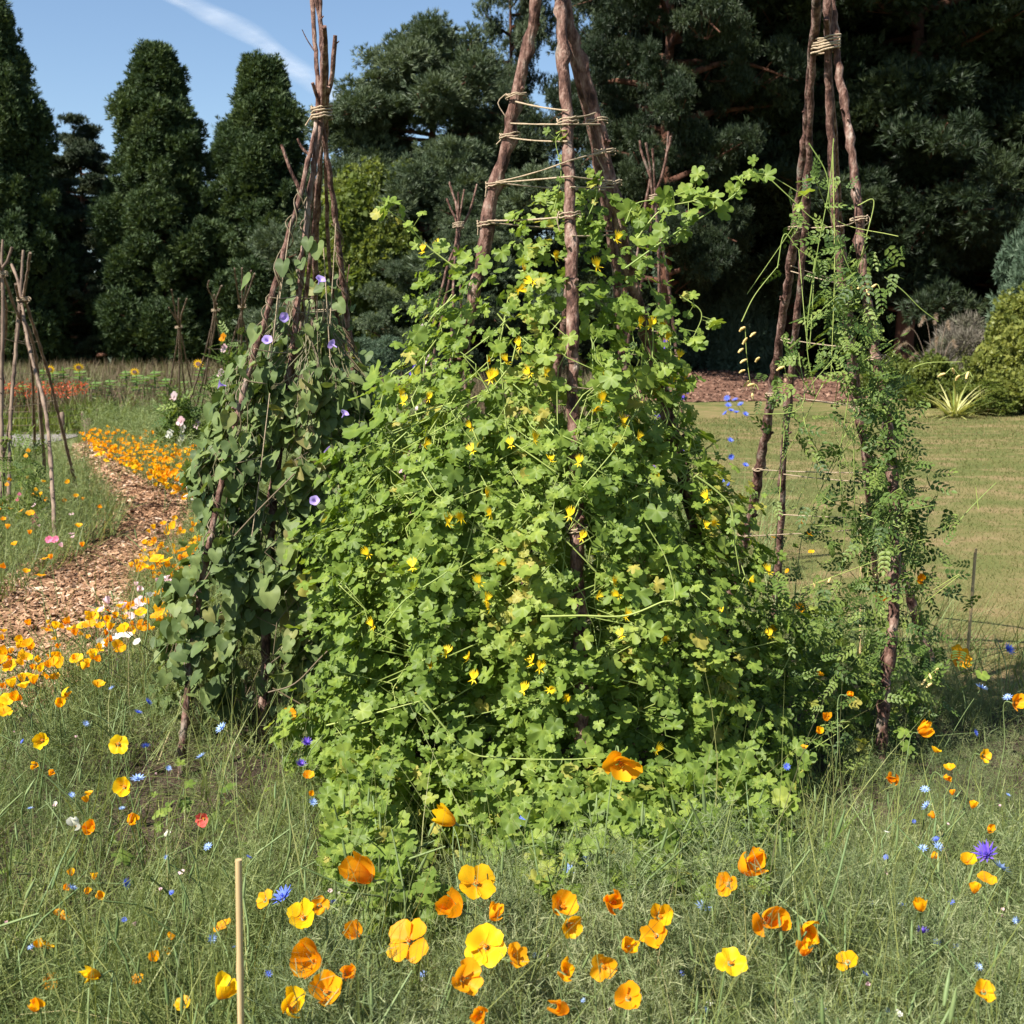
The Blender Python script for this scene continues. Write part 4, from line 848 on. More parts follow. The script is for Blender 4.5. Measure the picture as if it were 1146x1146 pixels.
# thin sweet-pea tangles on the slim wigwams behind
def haze_vine(label, x0, x1, y0, y1, Y, n, cols, mat='glory_leaf', s=.05, nf=20, fs=.02):
    t = empty('sweet_pea', tuple([W((x0 + x1) / 2, y1, Y)[0], Y, 0]), label, 'climbing plant', 'sparse climbers on the slim stick wigwams'); O = np.array(t.location); mb = MB()
    f = rng.random(n) ** .6; y = y0 + (y1 - y0) * f; c = (x0 + x1) / 2; x = c + (rng.random(n) - .5) * (x1 - x0) * (.3 + .7 * f); P = np.array([W(a, b, Y + .4 * (rng.random() - .5)) for a, b in zip(x, y)]); P = P[P[:, 2] > 0]
    scatter(mb, PT, P, frames_y(rng.normal(size=P.shape) + [0, 0, .2]), s * (1 + rng.random(len(P)))); part(mb, 'leaves', M[mat], t, O)
    mb = MB()
    for i in range(30):
        a = P[rng.integers(len(P))]; tube(mb, smooth_path([a, a + [0, 0, -.25] + rng.normal(size=3) * .05, a + [0, 0, -.5] + rng.normal(size=3) * .08], 4), .003, 4, rnd=rng.random(), cap=False)
    part(mb, 'stems', M['creeper_stem'], t, O)
    for i in range(nf):
        p = P[rng.integers(len(P))]; mb = MB(); T = lobed_leaf([(0, 1), (90, .9), (-90, .9), (180, .9)], n=12, base=.7); scatter(mb, T, [p + [0, -.1, .05], p + [.02, -.1, .09]], frames(unit(np.array([[0, -1, .3], [.4, -1, .2]])), np.array([0, 0, 1.])), [fs, fs]); part(mb, 'flower', M[cols[i % len(cols)]], t, O)
haze_vine('sparse climber with pale pink flowers on the slim wigwam left behind the centre one', 440, 540, 290, 620, 7.8, 260, ['petal_pink', 'petal_violet'], nf=16)
haze_vine('sparse climber with violet flowers on the slim wigwam right behind the centre one', 680, 785, 340, 620, 7.7, 260, ['petal_violet'], nf=12)
haze_vine('thin leafy climber with small orange blooms on the stick wigwam behind the left wigwam', 225, 300, 370, 500, 15, 260, ['petal_pink', 'petal_orange'], s=.11, nf=10, fs=.04)
haze_vine('low grey-green climber at the foot of the small distant stick wigwams', 175, 232, 440, 500, 15.5, 200, ['petal_pink', 'petal_white'], s=.12, nf=8, fs=.05)
haze_vine('thin brownish climber low on the far left stick wigwam', -30, 70, 480, 640, 9.6, 300, ['petal_crimson', 'petal_orange'], s=.06, nf=10, fs=.02)
# ------------------------------------------------------------------ foliage of the beds
rng = np.random.default_rng(301)
def sprig_t(k=9, fork=3, wd=.035, seed=0):       # feathery stem: thin forked threads
    r = np.random.default_rng(seed); wd = wd * .55; V = []; Fc = []; t = []
    def strip(a, b, w):
        a = np.array(a); b = np.array(b); d = b - a; s = unit(np.cross(d, r.normal(size=3))) * w * .5; n = len(V)
        V.extend([a - s, a + s, b + s * .4, b - s * .4]); Fc.append([n, n + 1, n + 2, n + 3]); t.extend([0, 0, 1, 1])
    for i in range(k):
        h = (i + .5) / k; p = np.array([.08 * math.sin(3 * h), h * .85, .08 * math.cos(2 * h)])
        a = i * 2.4; d = unit(np.array([math.cos(a), .75, math.sin(a)])); l = .34 * (1.15 - h * .5); e = p + d * l * .5; strip(p, e, wd)
        for j in range(fork): strip(e, e + unit(d + r.normal(size=3) * .55) * l * .55, wd * .8)
    strip([0, 0, 0], [.06, .45, .06], wd); strip([.06, .45, .06], [0, .9, 0], wd * .8)
    return np.array(V), np.array(Fc), np.array(t)
SP = [sprig_t(9, 3, .022, i) for i in range(3)]
def holes(P):      # bare or low patches in the bed (photo circles on the ground)
    lo = np.ones(len(P))
    for x, y, r, k in ((190, 900, 40, .35), (240, 935, 32, .35), (225, 1010, 22, .4), (950, 915, 45, .35), (300, 900, 40, .5), (120, 1060, 26, .4), (420, 990, 40, .6)):
        g = G(x, y)[:2]; R = abs(G(x + r, y)[0] - g[0]); d = np.hypot(P[:, 0] - g[0], (P[:, 1] - g[1]) * .75); lo = np.minimum(lo, np.where(d < R, k, 1))
    return lo
def hmap(P):
    d = np.hypot(P[:, 0], P[:, 1]); w_ = wob(np.c_[P, P[:, 0] * 0], 2.2, 1)
    b = .27 - .13 * np.exp(-(((P[:, 1] - 4.1) / .95) ** 4)) * (1 / (1 + np.exp((-P[:, 0] - 1.2) * 4)) * .7 + .3) - .05 * (P[:, 0] > 1.0)
    return (b + .05 * w_ + .055 * wob(np.c_[P, P[:, 0] * 0], 6.5, 3)) * holes(P)
def bed(poly, n, hfac=1.0, d0=3.0, dens=(.5, .5), power=2.0, name='', hold=None, keepfn=None, lo=0):
    P = sample(poly, n, d0, power)
    if keepfn is not None: P = P[keepfn(P)]
    return P
W2 = lambda P: np.maximum(1, np.hypot(P[:, 0], P[:, 1]) / 4.5)
def grass(poly, n, d0, Ls, wd, mat, name, label, lean=.8, power=2.0, hf=1.0, bend=.7, z0=0., keepfn=None, ns=1, cat='grass', mixr=None, clumpy=0):
    P = bed(poly, n, d0=d0, power=power, keepfn=keepfn)
    if clumpy: P = P[rng.random(len(P)) < np.clip(.55 + clumpy * wob(np.c_[P, P[:, 0] * 0], 3.5, 4), .04, 1)]
    m = len(P); h = hmap(P) * hf; a = rng.random(m) * 2 * PI; l = lean * (.25 + .75 * rng.random(m))
    flow = np.c_[wob(np.c_[P, P[:, 0] * 0], 2.4, 2), wob(np.c_[P, P[:, 0] * 0], 2.4, 5)] * 1.1
    Y = unit(np.c_[np.cos(a) * l + flow[:, 0] * lean * .6, np.sin(a) * l + flow[:, 1] * lean * .6, np.ones(m) * .9])
    Nn = unit(-np.c_[Y[:, 0], Y[:, 1], np.zeros(m)] * 1.0 + [0, 0, .6] + .3 * rng.normal(size=(m, 3))); Nn = np.where(rng.random((m, 1)) < .5, -Nn, Nn)
    L_ = (Ls[0] + (Ls[1] - Ls[0]) * rng.random(m)) * np.clip(h / .24, .25, 1.5); mb = MB(); z = z0 * h * rng.random(m)
    bb = rng.integers(0, 3, m)
    rn = np.clip(.42 + .2 * wob(np.c_[P, P[:, 0] * 0], 4) + .22 * rng.normal(size=m), 0, 1) if mixr is None else mixr(m)
    for k, T in enumerate((blade_t(4, 1, bend), blade_t(4, 1, -bend), blade_t(4, 1, bend * .3))):
        i = bb == k; scatter(mb, T, np.c_[P, z][i], frames(Nn, Y)[i], np.c_[wd * (.6 + .8 * rng.random(m)) * W2(P), L_, L_][i], rn[i])
    tag(mb.obj(name, M[mat]), label, cat, None, 'stuff')
def sprigs(poly, n, d0, size, mat, name, label, power=2.0, keepfn=None, z0=.75, ts=SP, hf=1.0, clumpy=0, cat='foliage'):
    P = bed(poly, n, d0=d0, power=power, keepfn=keepfn)
    if clumpy: P = P[rng.random(len(P)) < np.clip(.55 + clumpy * wob(np.c_[P, P[:, 0] * 0], 6.0, 6), .04, 1)]
    m = len(P); h = hmap(P) * hf; z = h * z0 * rng.random(m); mb = MB(); Y = unit(rng.normal(size=(m, 3)) * .5 + [0, 0, .9])
    S = size * (.6 + .8 * rng.random(m)) * np.clip(h / .24, .45, 1.3); k = rng.integers(0, len(ts), m); R = frames_y(Y); w_ = np.maximum(1, W2(P) * .6)
    rn = np.clip(.45 + .2 * wob(np.c_[P, P[:, 0] * 0], 3, 2) + .25 * rng.normal(size=m), 0, 1)
    for j, T in enumerate(ts):
        i = k == j; scatter(mb, T, np.c_[P, z][i], R[i], (S * w_)[i], rn[i])
    tag(mb.obj(name, M[mat], smooth=False), label, cat, None, 'stuff')
# split of the big bed: near meadow, drift beyond the path bend
NEAR = gpoly([(-600, 2300), (-600, 800), (-150, 738, .28), (0, 725, .28), (60, 710, .28), (100, 692, .28), (150, 657, .28), (190, 640, .2), (330, 690), (420, 640), (560, 600), (700, 590), (770, 600), (870, 655, .25), (960, 690, .25), (1060, 722, .25), (1200, 745, .25), (1700, 800, .25), (1700, 2300)])
FARB = gpoly([(150, 668, .2), (150, 640, .2), (212, 594, .2), (222, 565), (172, 548), (135, 525), (112, 506), (92, 490), (170, 476), (300, 470), (500, 490), (770, 560), (800, 620), (600, 640), (330, 690)])
vin = lambda P: ~((np.hypot((P[:, 0] - .18) / .74, (P[:, 1] - 4.25) / .98 * (1 + .12 * wob(np.c_[P, P[:, 0] * 0], 6, 1)))) < 1)
grass(NEAR, 42000, 2.6, (.16, .42), .0036, 'grass', 'meadow_grass', 'long arching grassy leaves tangled through the foreground flower bed', 1.5, 1.6, bend=.8, keepfn=vin, clumpy=.45, z0=.5)
sprigs(NEAR, 62000, 2.6, .14, 'feather', 'feathery_foliage', 'fine feathery green foliage filling the foreground flower bed', 1.6, vin, clumpy=.75)
RIGHTB = gpoly([(800, 2300), (900, 1000), (930, 850), (960, 700, .2), (1060, 722, .25), (1200, 745, .25), (1700, 800, .25), (1700, 2300)])
FRONT = gpoly([(240, 2300), (330, 1110), (600, 1060), (900, 1050), (1250, 1100), (1400, 2300)])
sprigs(RIGHTB, 15000, 3, .15, 'grey_feather', 'grey_green_foliage', 'grey-green thread-like foliage on the right of the flower bed', 1.6, vin, clumpy=.8)
sprigs(FRONT, 34000, 2.6, .12, 'grey_feather', 'poppy_foliage', 'blue-green ferny poppy foliage along the bottom of the photo', 1.2, vin, z0=1.05, clumpy=.8)
grass(FARB, 24000, 8, (.15, .34), .0036, 'grass', 'drift_foliage', 'green stems and leaves under the poppy drift beyond the path bend', .8, 1.6)
sprigs(FARB, 9000, 8, .14, 'feather', 'drift_feathery_foliage', 'feathery leaves under the poppy drift beyond the path bend', 1.6)
grass(BED2, 24000, 8, (.15, .36), .0036, 'grass', 'left_bed_foliage', 'green stems and leaves of the bed left of the path', .9, 1.6)
sprigs(BED2, 10000, 8, .14, 'feather', 'left_bed_feathery_foliage', 'feathery green foliage of the bed left of the path', 1.6)
# tall wispy stems at the right back edge
RB = gpoly([(880, 690), (1000, 700), (1100, 720), (1300, 740), (1400, 850), (1200, 860), (1030, 830), (900, 760)])
grass(RB, 1500, 9, (.35, .62), .0028, 'feather', 'tall_wispy_stems', 'tall wispy green stems along the lawn edge of the bed', .35, 1, bend=.2)
CB = gpoly([(740, 560), (850, 590), (880, 690), (790, 680), (700, 620)])
grass(CB, 500, 9, (.45, .80), .003, 'feather', 'cornflower_stems', 'thin upright stems below the blue cornflowers behind the creeper', .25, 1, bend=.2)

# broad green tufts and clover-like leaves low round the creeper
mb = MB(); n = 2600; u = rng.random(n) * 2 * PI; r = .85 + .25 * rng.random(n); P = np.c_[.22 + .82 * r * np.cos(u), 4.2 + .72 * r * np.sin(u), .02 + .30 * rng.random(n)]
kk = (P[:, 0] < .95) & (wob(P * [1, 1, 0], 5.0, 2) > -.35); P = P[kk]
Q3 = sample(NEAR, 2600, 2.6, 1.6); Q3 = Q3[wob(np.c_[Q3, Q3[:, 0] * 0], 4.0, 5) > .35]; Q3 = np.c_[Q3, .03 + .15 * rng.random(len(Q3))]; P = np.vstack([P, Q3])
Q = np.c_[rng.normal(size=(420, 1)) * .22 + W(905, 700, 4.75)[0], 4.75 + rng.normal(size=(420, 1)) * .2, .05 + .4 * rng.random((420, 1))]; Q2 = G(0, 0, 0) * 0 + np.array([G(x, y, .0) for x, y in zip(rng.uniform(365, 890, 6000), 960 + 190 * rng.random(6000) ** 1.1)]); Q2[:, 2] = .02 + .34 * rng.random(6000) ** 1.2; Q2 = Q2[wob(Q2 * [1, 1, 0], 7.0, 6) > -.1]
P = np.vstack([P, Q, Q2]); n = len(P)
k = rng.integers(0, 4, n)
for j, T in enumerate(CL):
    i = k == j; scatter(mb, T, P[i], frames(unit(rng.normal(size=(n, 3)) * .5 + [-.1, -.4, .8]), rdir(n))[i], .016 + .026 * rng.random(i.sum()))
tag(mb.obj('low_leaves', M['creeper_leaf']), 'small lobed leaves creeping along the ground at the foot of the creeper', 'foliage', None, 'stuff')

# longer bright blades and dry straws lying over the meadow
grass(NEAR, 800, 2.6, (.28, .55), .0034, 'grass', 'long_blades', 'long pale blades and dry straws arching over the foreground meadow', 2.4, 1.6, bend=.9, keepfn=vin, z0=.8, mixr=lambda m: .55 + .45 * rng.random(m))
# lance-leaved plant at the right foot of the creeper
mb = MB(); n = 46; a = rng.random(n) * 2 * PI; e = .5 + rng.random(n) * .9; c0 = G(898, 1010, .12)
Yd = np.c_[np.cos(a) * np.cos(e), np.sin(a) * np.cos(e), np.sin(e)]
scatter(mb, blade_t(6, 1, -.75), np.c_[rng.normal(size=(n, 2)) * .02, .02 + .12 * rng.random(n)], frames(np.c_[-np.cos(a) * np.sin(e), -np.sin(a) * np.sin(e), np.cos(e)], Yd), np.c_[np.full(n, .016), .16 + .12 * rng.random(n), .16 + .1 * rng.random(n)])
tube(mb, [[0, 0, -.02], [0, 0, .18]], .006, 6)
o = tag(mb.obj('lance_leaved_plant', M['creeper_leaf']), 'low plant with drooping lance-shaped leaves at the right foot of the creeper', 'plant'); o.location = (c0[0], c0[1], 0)

# ------------------------------------------------------------------ poppies
def petal_mesh(name, op, mat, wid=1.0, seed=0, rnd=.5):
    """one broad petal: op 0 = flat open, 1 = closed cup; unit radius"""
    r = np.random.default_rng(seed); nu, nv = 13, 8; V = []; t = []
    for j in range(nv):
        v = j / (nv - 1)
        for i in range(nu):
            u = -1 + 2 * i / (nu - 1); half = math.radians(53) * wid * (.5 + .5 * min(1, v * 1.8))
            a = u * half; rad = v * (1 - .24 * abs(u) ** 2.6) + .035 * math.sin(u * 7 + seed) * v ** 4 + .02 * math.sin(u * 17 + seed) * v ** 6
            el = op * 1.35 * (v ** .55) * (1 - .12 * v) + .10; lift = math.sin(el); out_ = math.cos(el)
            x = math.sin(a) * rad * (out_ * .55 + .45); y = math.cos(a) * rad * out_; z = lift * rad + .10 * (u * u) * v + .07 * math.sin(u * 5 + seed * 2) * v ** 2 - .10 * max(0, v - .7) * (2 if op < .6 else 0)
            V.append([x, y, z]); t.append(v)
    mb = MB(); mb.add(V, [[j * nu + i, j * nu + i + 1, (j + 1) * nu + i + 1, (j + 1) * nu + i] for j in range(nv - 1) for i in range(nu - 1)], 0, rnd, t); return mb.mesh(name, M[mat])
OPS = {'open': .18, 'bowl': .48, 'cup': .80, 'shut': 1.0}
PM = {}
def petals(kind, col):
    if (kind, col) not in PM: PM[kind, col] = [petal_mesh('petal', OPS[kind] * (1 + .12 * q), 'petal_' + col, 1.05 - .06 * q, q + len(kind), .3 + .2 * q) for q in range(3)]
    return PM[kind, col]
mb = MB()
for i in range(26):
    a = i * 2.4; rr = .05 + .08 * (i % 5) / 5; tube(mb, [[0, 0, .02], [math.cos(a) * rr, math.sin(a) * rr, .22 + .05 * (i % 3)]], [.012, .020], 4, rnd=rng.random())
tube(mb, [[0, 0, -.02], [0, 0, .12], [0, 0, .3]], [.05, .05, .02], 8); CENTRE = mb.mesh('centre', M['stamen'])
from mathutils import Matrix, Vector, Euler
def poppy(px, py, size, kind, col, face, label, h=None, group=None, cat='poppy', name='poppy'):
    """px,py flower centre in the photo, size its width there, face = (yaw towards the right, tilt from straight up)"""
    if h is None: h = .40
    c = G(px, py, h); d = np.linalg.norm(c - [0, 0, CH]); D = size / F * d
    R_ = D * .48 / {'open': .95, 'bowl': .82, 'cup': .62, 'shut': .5}[kind]
    yaw, tl = face; yaw += rng.normal() * .3; tl += rng.normal() * .22 - .08; nrm = unit(np.array([math.sin(yaw) * math.sin(tl), -math.cos(yaw) * math.sin(tl), math.cos(tl)]))
    base = np.array([c[0] - nrm[0] * .06 + rng.normal() * .03, c[1] + .05 - nrm[1] * .04 + rng.normal() * .02, 0])
    t = empty(name, tuple(base), label, cat, group)
    q = Vector(tuple(nrm)).to_track_quat('Z', 'Y').to_matrix().to_4x4(); loc = Vector(tuple(c - base)); spin = rng.random() * PI
    for k in range(4):
        me = petals(kind, col)[rng.integers(3)]; o = link('petal', me, t)
        o.matrix_basis = Matrix.Translation(loc) @ q @ Matrix.Rotation(spin + k * PI / 2 + rng.normal() * .08, 4, 'Z') @ Matrix.Rotation(rng.normal() * .16, 4, 'X') @ Matrix.Rotation(rng.normal() * .12, 4, 'Y') @ Matrix.Diagonal((R_ * rng.uniform(.82, 1.02), R_ * rng.uniform(.86, 1.08), R_ * (1 + .02 * k), 1))
    o = link('centre', CENTRE, t); o.matrix_basis = Matrix.Translation(loc) @ q @ Matrix.Scale(R_, 4)
    cc = c - base; mb = MB(); tube(mb, smooth_path([[0, 0, -.01], cc * .5 + [rng.normal() * .02, rng.normal() * .02, 0], cc - nrm * (.05), cc], 5), .0018, 5, rnd=rng.random())
    tube(mb, [cc - nrm * .012, cc + nrm * .003], [.002, .006], 6); mb.obj('stem', M['flower_stem'], t); return t
O_, Gd, Ye = 'orange', 'golden', 'yellow'
HERO = [
 (417, 985, 40, 'shut', O_, (-.9, 1.2), 'orange poppy seen side-on leaning left, highest at the left of the foreground group'),
 (532, 990, 46, 'open', Gd, (.2, 1.0), 'golden poppy with separated petals above the largest open yellow one'),
 (515, 1022, 38, 'cup', O_, (-.6, .9), 'broad orange poppy bowl tilted left just under the separated golden one'),
 (550, 1028, 24, 'cup', O_, (.8, .9), 'small orange poppy tucked right of the broad orange bowl'),
 (459, 1055, 52, 'open', O_, (-.5, .8), 'wide orange poppy with three spread petals, left of the largest yellow one'),
 (544, 1060, 52, 'open', Ye, (0, 1.15), 'largest yellow poppy facing the viewer at the bottom centre'),
 (572, 1074, 34, 'bowl', O_, (.5, .9), 'orange poppy half hidden behind the right rim of the largest yellow one'),
 (517, 1096, 42, 'bowl', O_, (-.2, 1.0), 'orange poppy crossed by thin leaf shadows below the largest yellow one'),
 (402, 1048, 26, 'cup', O_, (-.4, .9), 'small orange cup poppy above the stacked pair at lower left centre'),
 (358, 1075, 46, 'cup', O_, (-.7, 1.0), 'big orange poppy, upper one of the stacked pair left of the bottom centre'),
 (365, 1112, 44, 'bowl', O_, (.1, 1.1), 'big orange poppy, lower one of the stacked pair left of the bottom centre'),
 (387, 1092, 22, 'cup', O_, (.6, .9), 'small orange poppy touching the right side of the stacked pair'),
 (340, 1028, 36, 'bowl', Ye, (-.3, 1.0), 'yellow poppy with ruffled bowl right of the foreground bamboo cane'),
 (357, 1014, 22, 'bowl', O_, (.5, 1.0), 'small orange poppy behind the ruffled yellow one near the cane'),
 (298, 1008, 24, 'open', O_, (-.4, 1.1), 'orange poppy with three narrow petals nearest above the cane tip'),
 (323, 1131, 34, 'cup', Ye, (.3, .9), 'pale yellow poppy at the bottom edge left of the stacked pair'),
 (244, 1118, 32, 'cup', Ye, (.9, 1.1), 'yellow poppy turned right, just left of the foot of the bamboo cane'),
 (112, 1092, 26, 'shut', Ye, (-.8, 1.2), 'half-shut yellow poppy leaning over at the lower left of the meadow'),
 (42, 1130, 22, 'cup', Gd, (.5, 1.0), 'golden poppy in the very bottom left corner'),
 (628, 1016, 38, 'bowl', O_, (-.2, 1.0), 'round orange poppy, upper of two stacked ones right of the bottom centre'),
 (635, 1034, 30, 'bowl', Gd, (.1, 1.2), 'golden poppy, lower of two stacked ones right of the bottom centre'),
 (687, 1012, 38, 'cup', O_, (-.5, 1.0), 'rounded orange poppy between the two stacked pairs'),
 (737, 1026, 30, 'bowl', Gd, (.1, 1.1), 'golden poppy with notched petals, upper of the right-hand pair'),
 (735, 1048, 34, 'bowl', O_, (.0, 1.1), 'bright orange poppy, lower of the right-hand pair'),
 (632, 1089, 26, 'cup', Gd, (.2, .9), 'small golden cup poppy low below the stacked pair'),
 (674, 1080, 36, 'open', O_, (.2, 1.0), 'ragged orange poppy striped by shadows of stems'),
 (699, 1062, 26, 'cup', Gd, (.4, .9), 'little golden poppy between the ragged one and the right-hand pair'),
 (703, 1118, 34, 'bowl', O_, (-.1, 1.1), 'shaded orange poppy near the bottom edge right of the ragged one'),
 (635, 1131, 26, 'shut', O_, (.2, .8), 'upright orange poppy at the bottom edge below the small golden cup'),
 (540, 1135, 24, 'cup', O_, (-.3, .9), 'orange poppy cut by the bottom edge below the striped one'),
 (830, 974, 44, 'cup', O_, (.4, 1.0), 'large orange poppy on its own at the right foot of the creeper'),
 (815, 990, 28, 'bowl', O_, (-.5, 1.3), 'orange poppy hanging just under the large one at the creeper foot'),
 (857, 1030, 42, 'cup', O_, (-.3, 1.1), 'dull orange poppy with curled petals right of the bottom centre group'),
 (817, 1079, 36, 'open', Ye, (.1, 1.15), 'flat yellow poppy facing the viewer at the lower right'),
 (901, 1039, 36, 'cup', Gd, (.2, .9), 'golden poppy cup pair-like and wide, right of the curled orange one'),
 (897, 1068, 22, 'shut', O_, (.1, 1.0), 'dark orange withered poppy below the wide golden cup'),
 (949, 1078, 24, 'bowl', Gd, (.0, .8), 'golden poppy bowl seen from above at the lower right'),
 (694, 853, 46, 'bowl', O_, (.1, 1.2), 'large orange poppy blooming inside the creeper leaves'),
 (510, 922, 28, 'shut', Ye, (-.9, 1.1), 'half-shut yellow poppy in front of the creeper'),
 (1100, 1111, 24, 'bowl', Gd, (.2, 1.0), 'golden poppy near the bottom right corner'),
 (1071, 738, 26, 'bowl', O_, (0, 1.0), 'pale orange poppy beside the cane at the lawn edge'),
 (1135, 787, 22, 'bowl', O_, (.1, 1.1), 'orange poppy at the right edge of the photo'),
 (1028, 820, 20, 'shut', O_, (.3, 1.0), 'half-shut orange poppy right of the thick front pole of the right wigwam'),
 (1001, 874, 20, 'cup', O_, (.1, 1.0), 'deep orange poppy at the foot of the thick front pole'),
 (1030, 1020, 20, 'cup', Gd, (.1, .8), 'golden poppy above dark violet petals right of the creeper'),
 (133, 833, 24, 'open', Ye, (.1, 1.1), 'open yellow-gold poppy facing the viewer, left of the left wigwam foot'),
 (48, 829, 20, 'bowl', Ye, (-.2, 1.0), 'clear yellow poppy alone near the left edge'),
 (140, 881, 24, 'bowl', Ye, (.1, 1.0), 'yellow poppy with an orange heart beside a pale blue flower'),
 (148, 921, 20, 'cup', Gd, (.2, 1.0), 'golden poppy just under the one with the orange heart'),
 (70, 777, 16, 'shut', Ye, (.7, 1.2), 'yellow poppy turned right, on the slope below the path'),
 (104, 930, 18, 'cup', O_, (.1, 1.0), 'faded orange poppy between a white bloom and a golden one'),
 (324, 800, 18, 'open', O_, (.5, 1.1), 'orange poppy at the foot of the left wigwam, beside the creeper'),
 (925, 806, 14, 'cup', O_, (.1, 1.0), 'small red-orange poppy in the shade between creeper and right wigwam'),
 (60, 865, 10, 'cup', O_, (.1, 1.0), 'tiny orange poppy bud below the clear yellow one at left'),
 (40, 857, 10, 'cup', Gd, (.1, 1.0), 'tiny golden poppy touching the stem of the clear yellow one'),
 (948, 778, 10, 'cup', O_, (.2, 1.0), 'tiny orange poppy left of the thick front pole'),
 (1056, 870, 12, 'cup', O_, (.2, 1.0), 'little orange poppy at half height right of the right wigwam'),
 (1100, 846, 16, 'bowl', Gd, (.2, 1.0), 'frilly golden poppy inside the meadow at the right'),
 (1106, 930, 12, 'cup', O_, (.2, 1.0), 'small orange poppy above the large violet-blue cornflower'),
 (894, 682, 14, 'bowl', Gd, (-.2, 1.0), 'golden poppy between the back poles of the right wigwam, lower one'),
 (903, 602, 11, 'cup', Ye, (0, 1.0), 'small yellow poppy on the twine line of the right wigwam'),
 (985, 673, 18, 'cup', O_, (0, 1.1), 'dull orange poppy against the thick front pole of the right wigwam'),
 (1032, 650, 12, 'cup', O_, (0, 1.0), 'small orange poppy right of the thick front pole at mid height'),
 (862, 708, 12, 'cup', Ye, (0, 1.0), 'small yellow poppy at the right rim of the creeper'),
 (228, 916, 0, '', '', (0, 0), '')]
HH = {(694, 853): .60, (510, 922): .45, (1071, 738): .36, (894, 682): .5, (903, 602): .75, (985, 673): .62, (1032, 650): .7, (862, 708): .55, (948, 778): .4, (324, 800): .3}
for h in HERO:
    if h[2]:
        hh = HH.get((h[0], h[1]), .42 if h[1] > 960 else .36)
        poppy(*h, h=hh, group='single Californian poppies of the meadow')
poppy(229, 916, 18, 'bowl', 'red', (.1, 1.1), 'coral red poppy alone in the grass right of the bare soil', h=.3)
poppy(88, 925, 15, 'shut', 'white', (-.4, 1.1), 'cream white poppy in the meadow near the left edge', h=.34, group='cream white poppies')
poppy(184, 935, 9, 'shut', 'white', (.4, 1.1), 'smaller cream bud by the bare soil', h=.25, group='cream white poppies')

# small drift poppies: one mesh each
def small_poppy(kind, col, seed):
    mb = MB(); 
    for k in range(4):
        me = petals(kind, col)[k % 3]; v = np.empty(len(me.vertices) * 3); me.vertices.foreach_get('co', v); v = v.reshape(-1, 3); a = k * PI / 2
        v = np.c_[v[:, 0] * math.cos(a) - v[:, 1] * math.sin(a), v[:, 0] * math.sin(a) + v[:, 1] * math.cos(a), v[:, 2] * (1 + .03 * k)]
        f = np.array([p.vertices[:] for p in me.polygons]); tt = np.empty(len(v)); me.attributes['t'].data.foreach_get('value', tt); mb.add(v, f, 0, .2 + .2 * k, tt)
    tube(mb, smooth_path([[0, 0, .0], [.3, .5, -4], [.6, 1.2, -9]], 3), .055, 4, 1); return mb.mesh('small_poppy', [M['petal_' + col], M['flower_stem']])
SPM = {c: [small_poppy(k, c, i) for i, k in enumerate(('bowl', 'cup', 'cup', 'open'))] for c in ('orange', 'golden', 'yellow', 'pink', 'white', 'crimson')}
NP = 0
def drift(pts, h, size, cols, label, group, jit=.04, name='small_poppy', cat='poppy'):
    global NP
    for (x, y) in pts:
        c = G(x, y, h + rng.normal() * jit); c_ = cols[rng.integers(len(cols))]; me = SPM[c_][rng.integers(4)]
        o = tag(link(name, me), label, cat, group); o.location = tuple(c); s = size * .5 * (.75 + .5 * rng.random()); o.scale = (s, s, s)
        o.rotation_euler = (.35 + rng.normal() * .35, rng.normal() * .3, rng.normal() * .5); NP += 1
def band(n, poly):
    poly = np.array(poly, float); lo, hi = poly.min(0), poly.max(0); P = lo + rng.random((n * 20, 2)) * (hi - lo); return P[inpoly(P, poly)][:n]
drift(band(110, [(92, 490), (120, 480), (160, 487), (205, 500), (228, 512), (228, 555), (212, 560), (178, 548), (140, 525), (105, 510)]), .24, .085, ('orange', 'golden', 'golden', 'yellow'), 'small orange or yellow poppy in the drift beyond the path bend', 'poppy drift beyond the path bend')
drift(band(28, [(150, 618), (185, 600), (222, 585), (232, 600), (232, 640), (196, 645), (160, 640), (148, 632)]), .3, .075, ('golden', 'golden', 'orange'), 'small golden poppy in the clump leaning over the path beside the left wigwam', 'golden poppy clump by the path')
drift(band(10, [(146, 630), (180, 622), (180, 648), (150, 645)]), .3, .065, ('golden', 'orange'), 'small golden poppy in the clump leaning over the path beside the left wigwam', 'golden poppy clump by the path')
drift([(33, 700), (62, 704), (72, 703), (78, 698), (25, 718), (34, 728), (20, 726), (8, 732), (52, 706), (104, 692), (100, 700), (92, 701), (112, 684), (128, 692), (135, 680), (143, 682), (150, 678), (120, 696), (122, 706), (108, 730), (112, 740), (104, 738), (132, 724), (86, 738), (176, 690), (158, 686), (166, 676), (180, 682), (182, 696), (4, 716), (12, 746), (30, 757), (18, 784), (5, 798), (45, 752), (60, 744), (66, 791), (110, 769), (38, 766), (28, 770), (14, 770), (8, 784), (56, 747), (68, 744), (140, 706), (160, 700), (2, 742), (30, 738)], .36, .062, ('orange', 'golden', 'golden', 'yellow'), 'small poppy in the sunny row along the near side of the path at left', 'poppy row on the near side of the path')
drift([(17, 610), (50, 626), (57, 626), (29, 641), (45, 645), (92, 612), (33, 598), (70, 562), (92, 560), (114, 568), (88, 590), (52, 560), (24, 548), (38, 550), (10, 570), (4, 582), (6, 636), (24, 572), (60, 548), (46, 555), (34, 575), (76, 540), (85, 556), (8, 592), (30, 536), (48, 540)], .3, .06, ('orange', 'orange', 'golden'), 'small orange poppy scattered in the bed left of the path', 'orange poppies of the left bed')
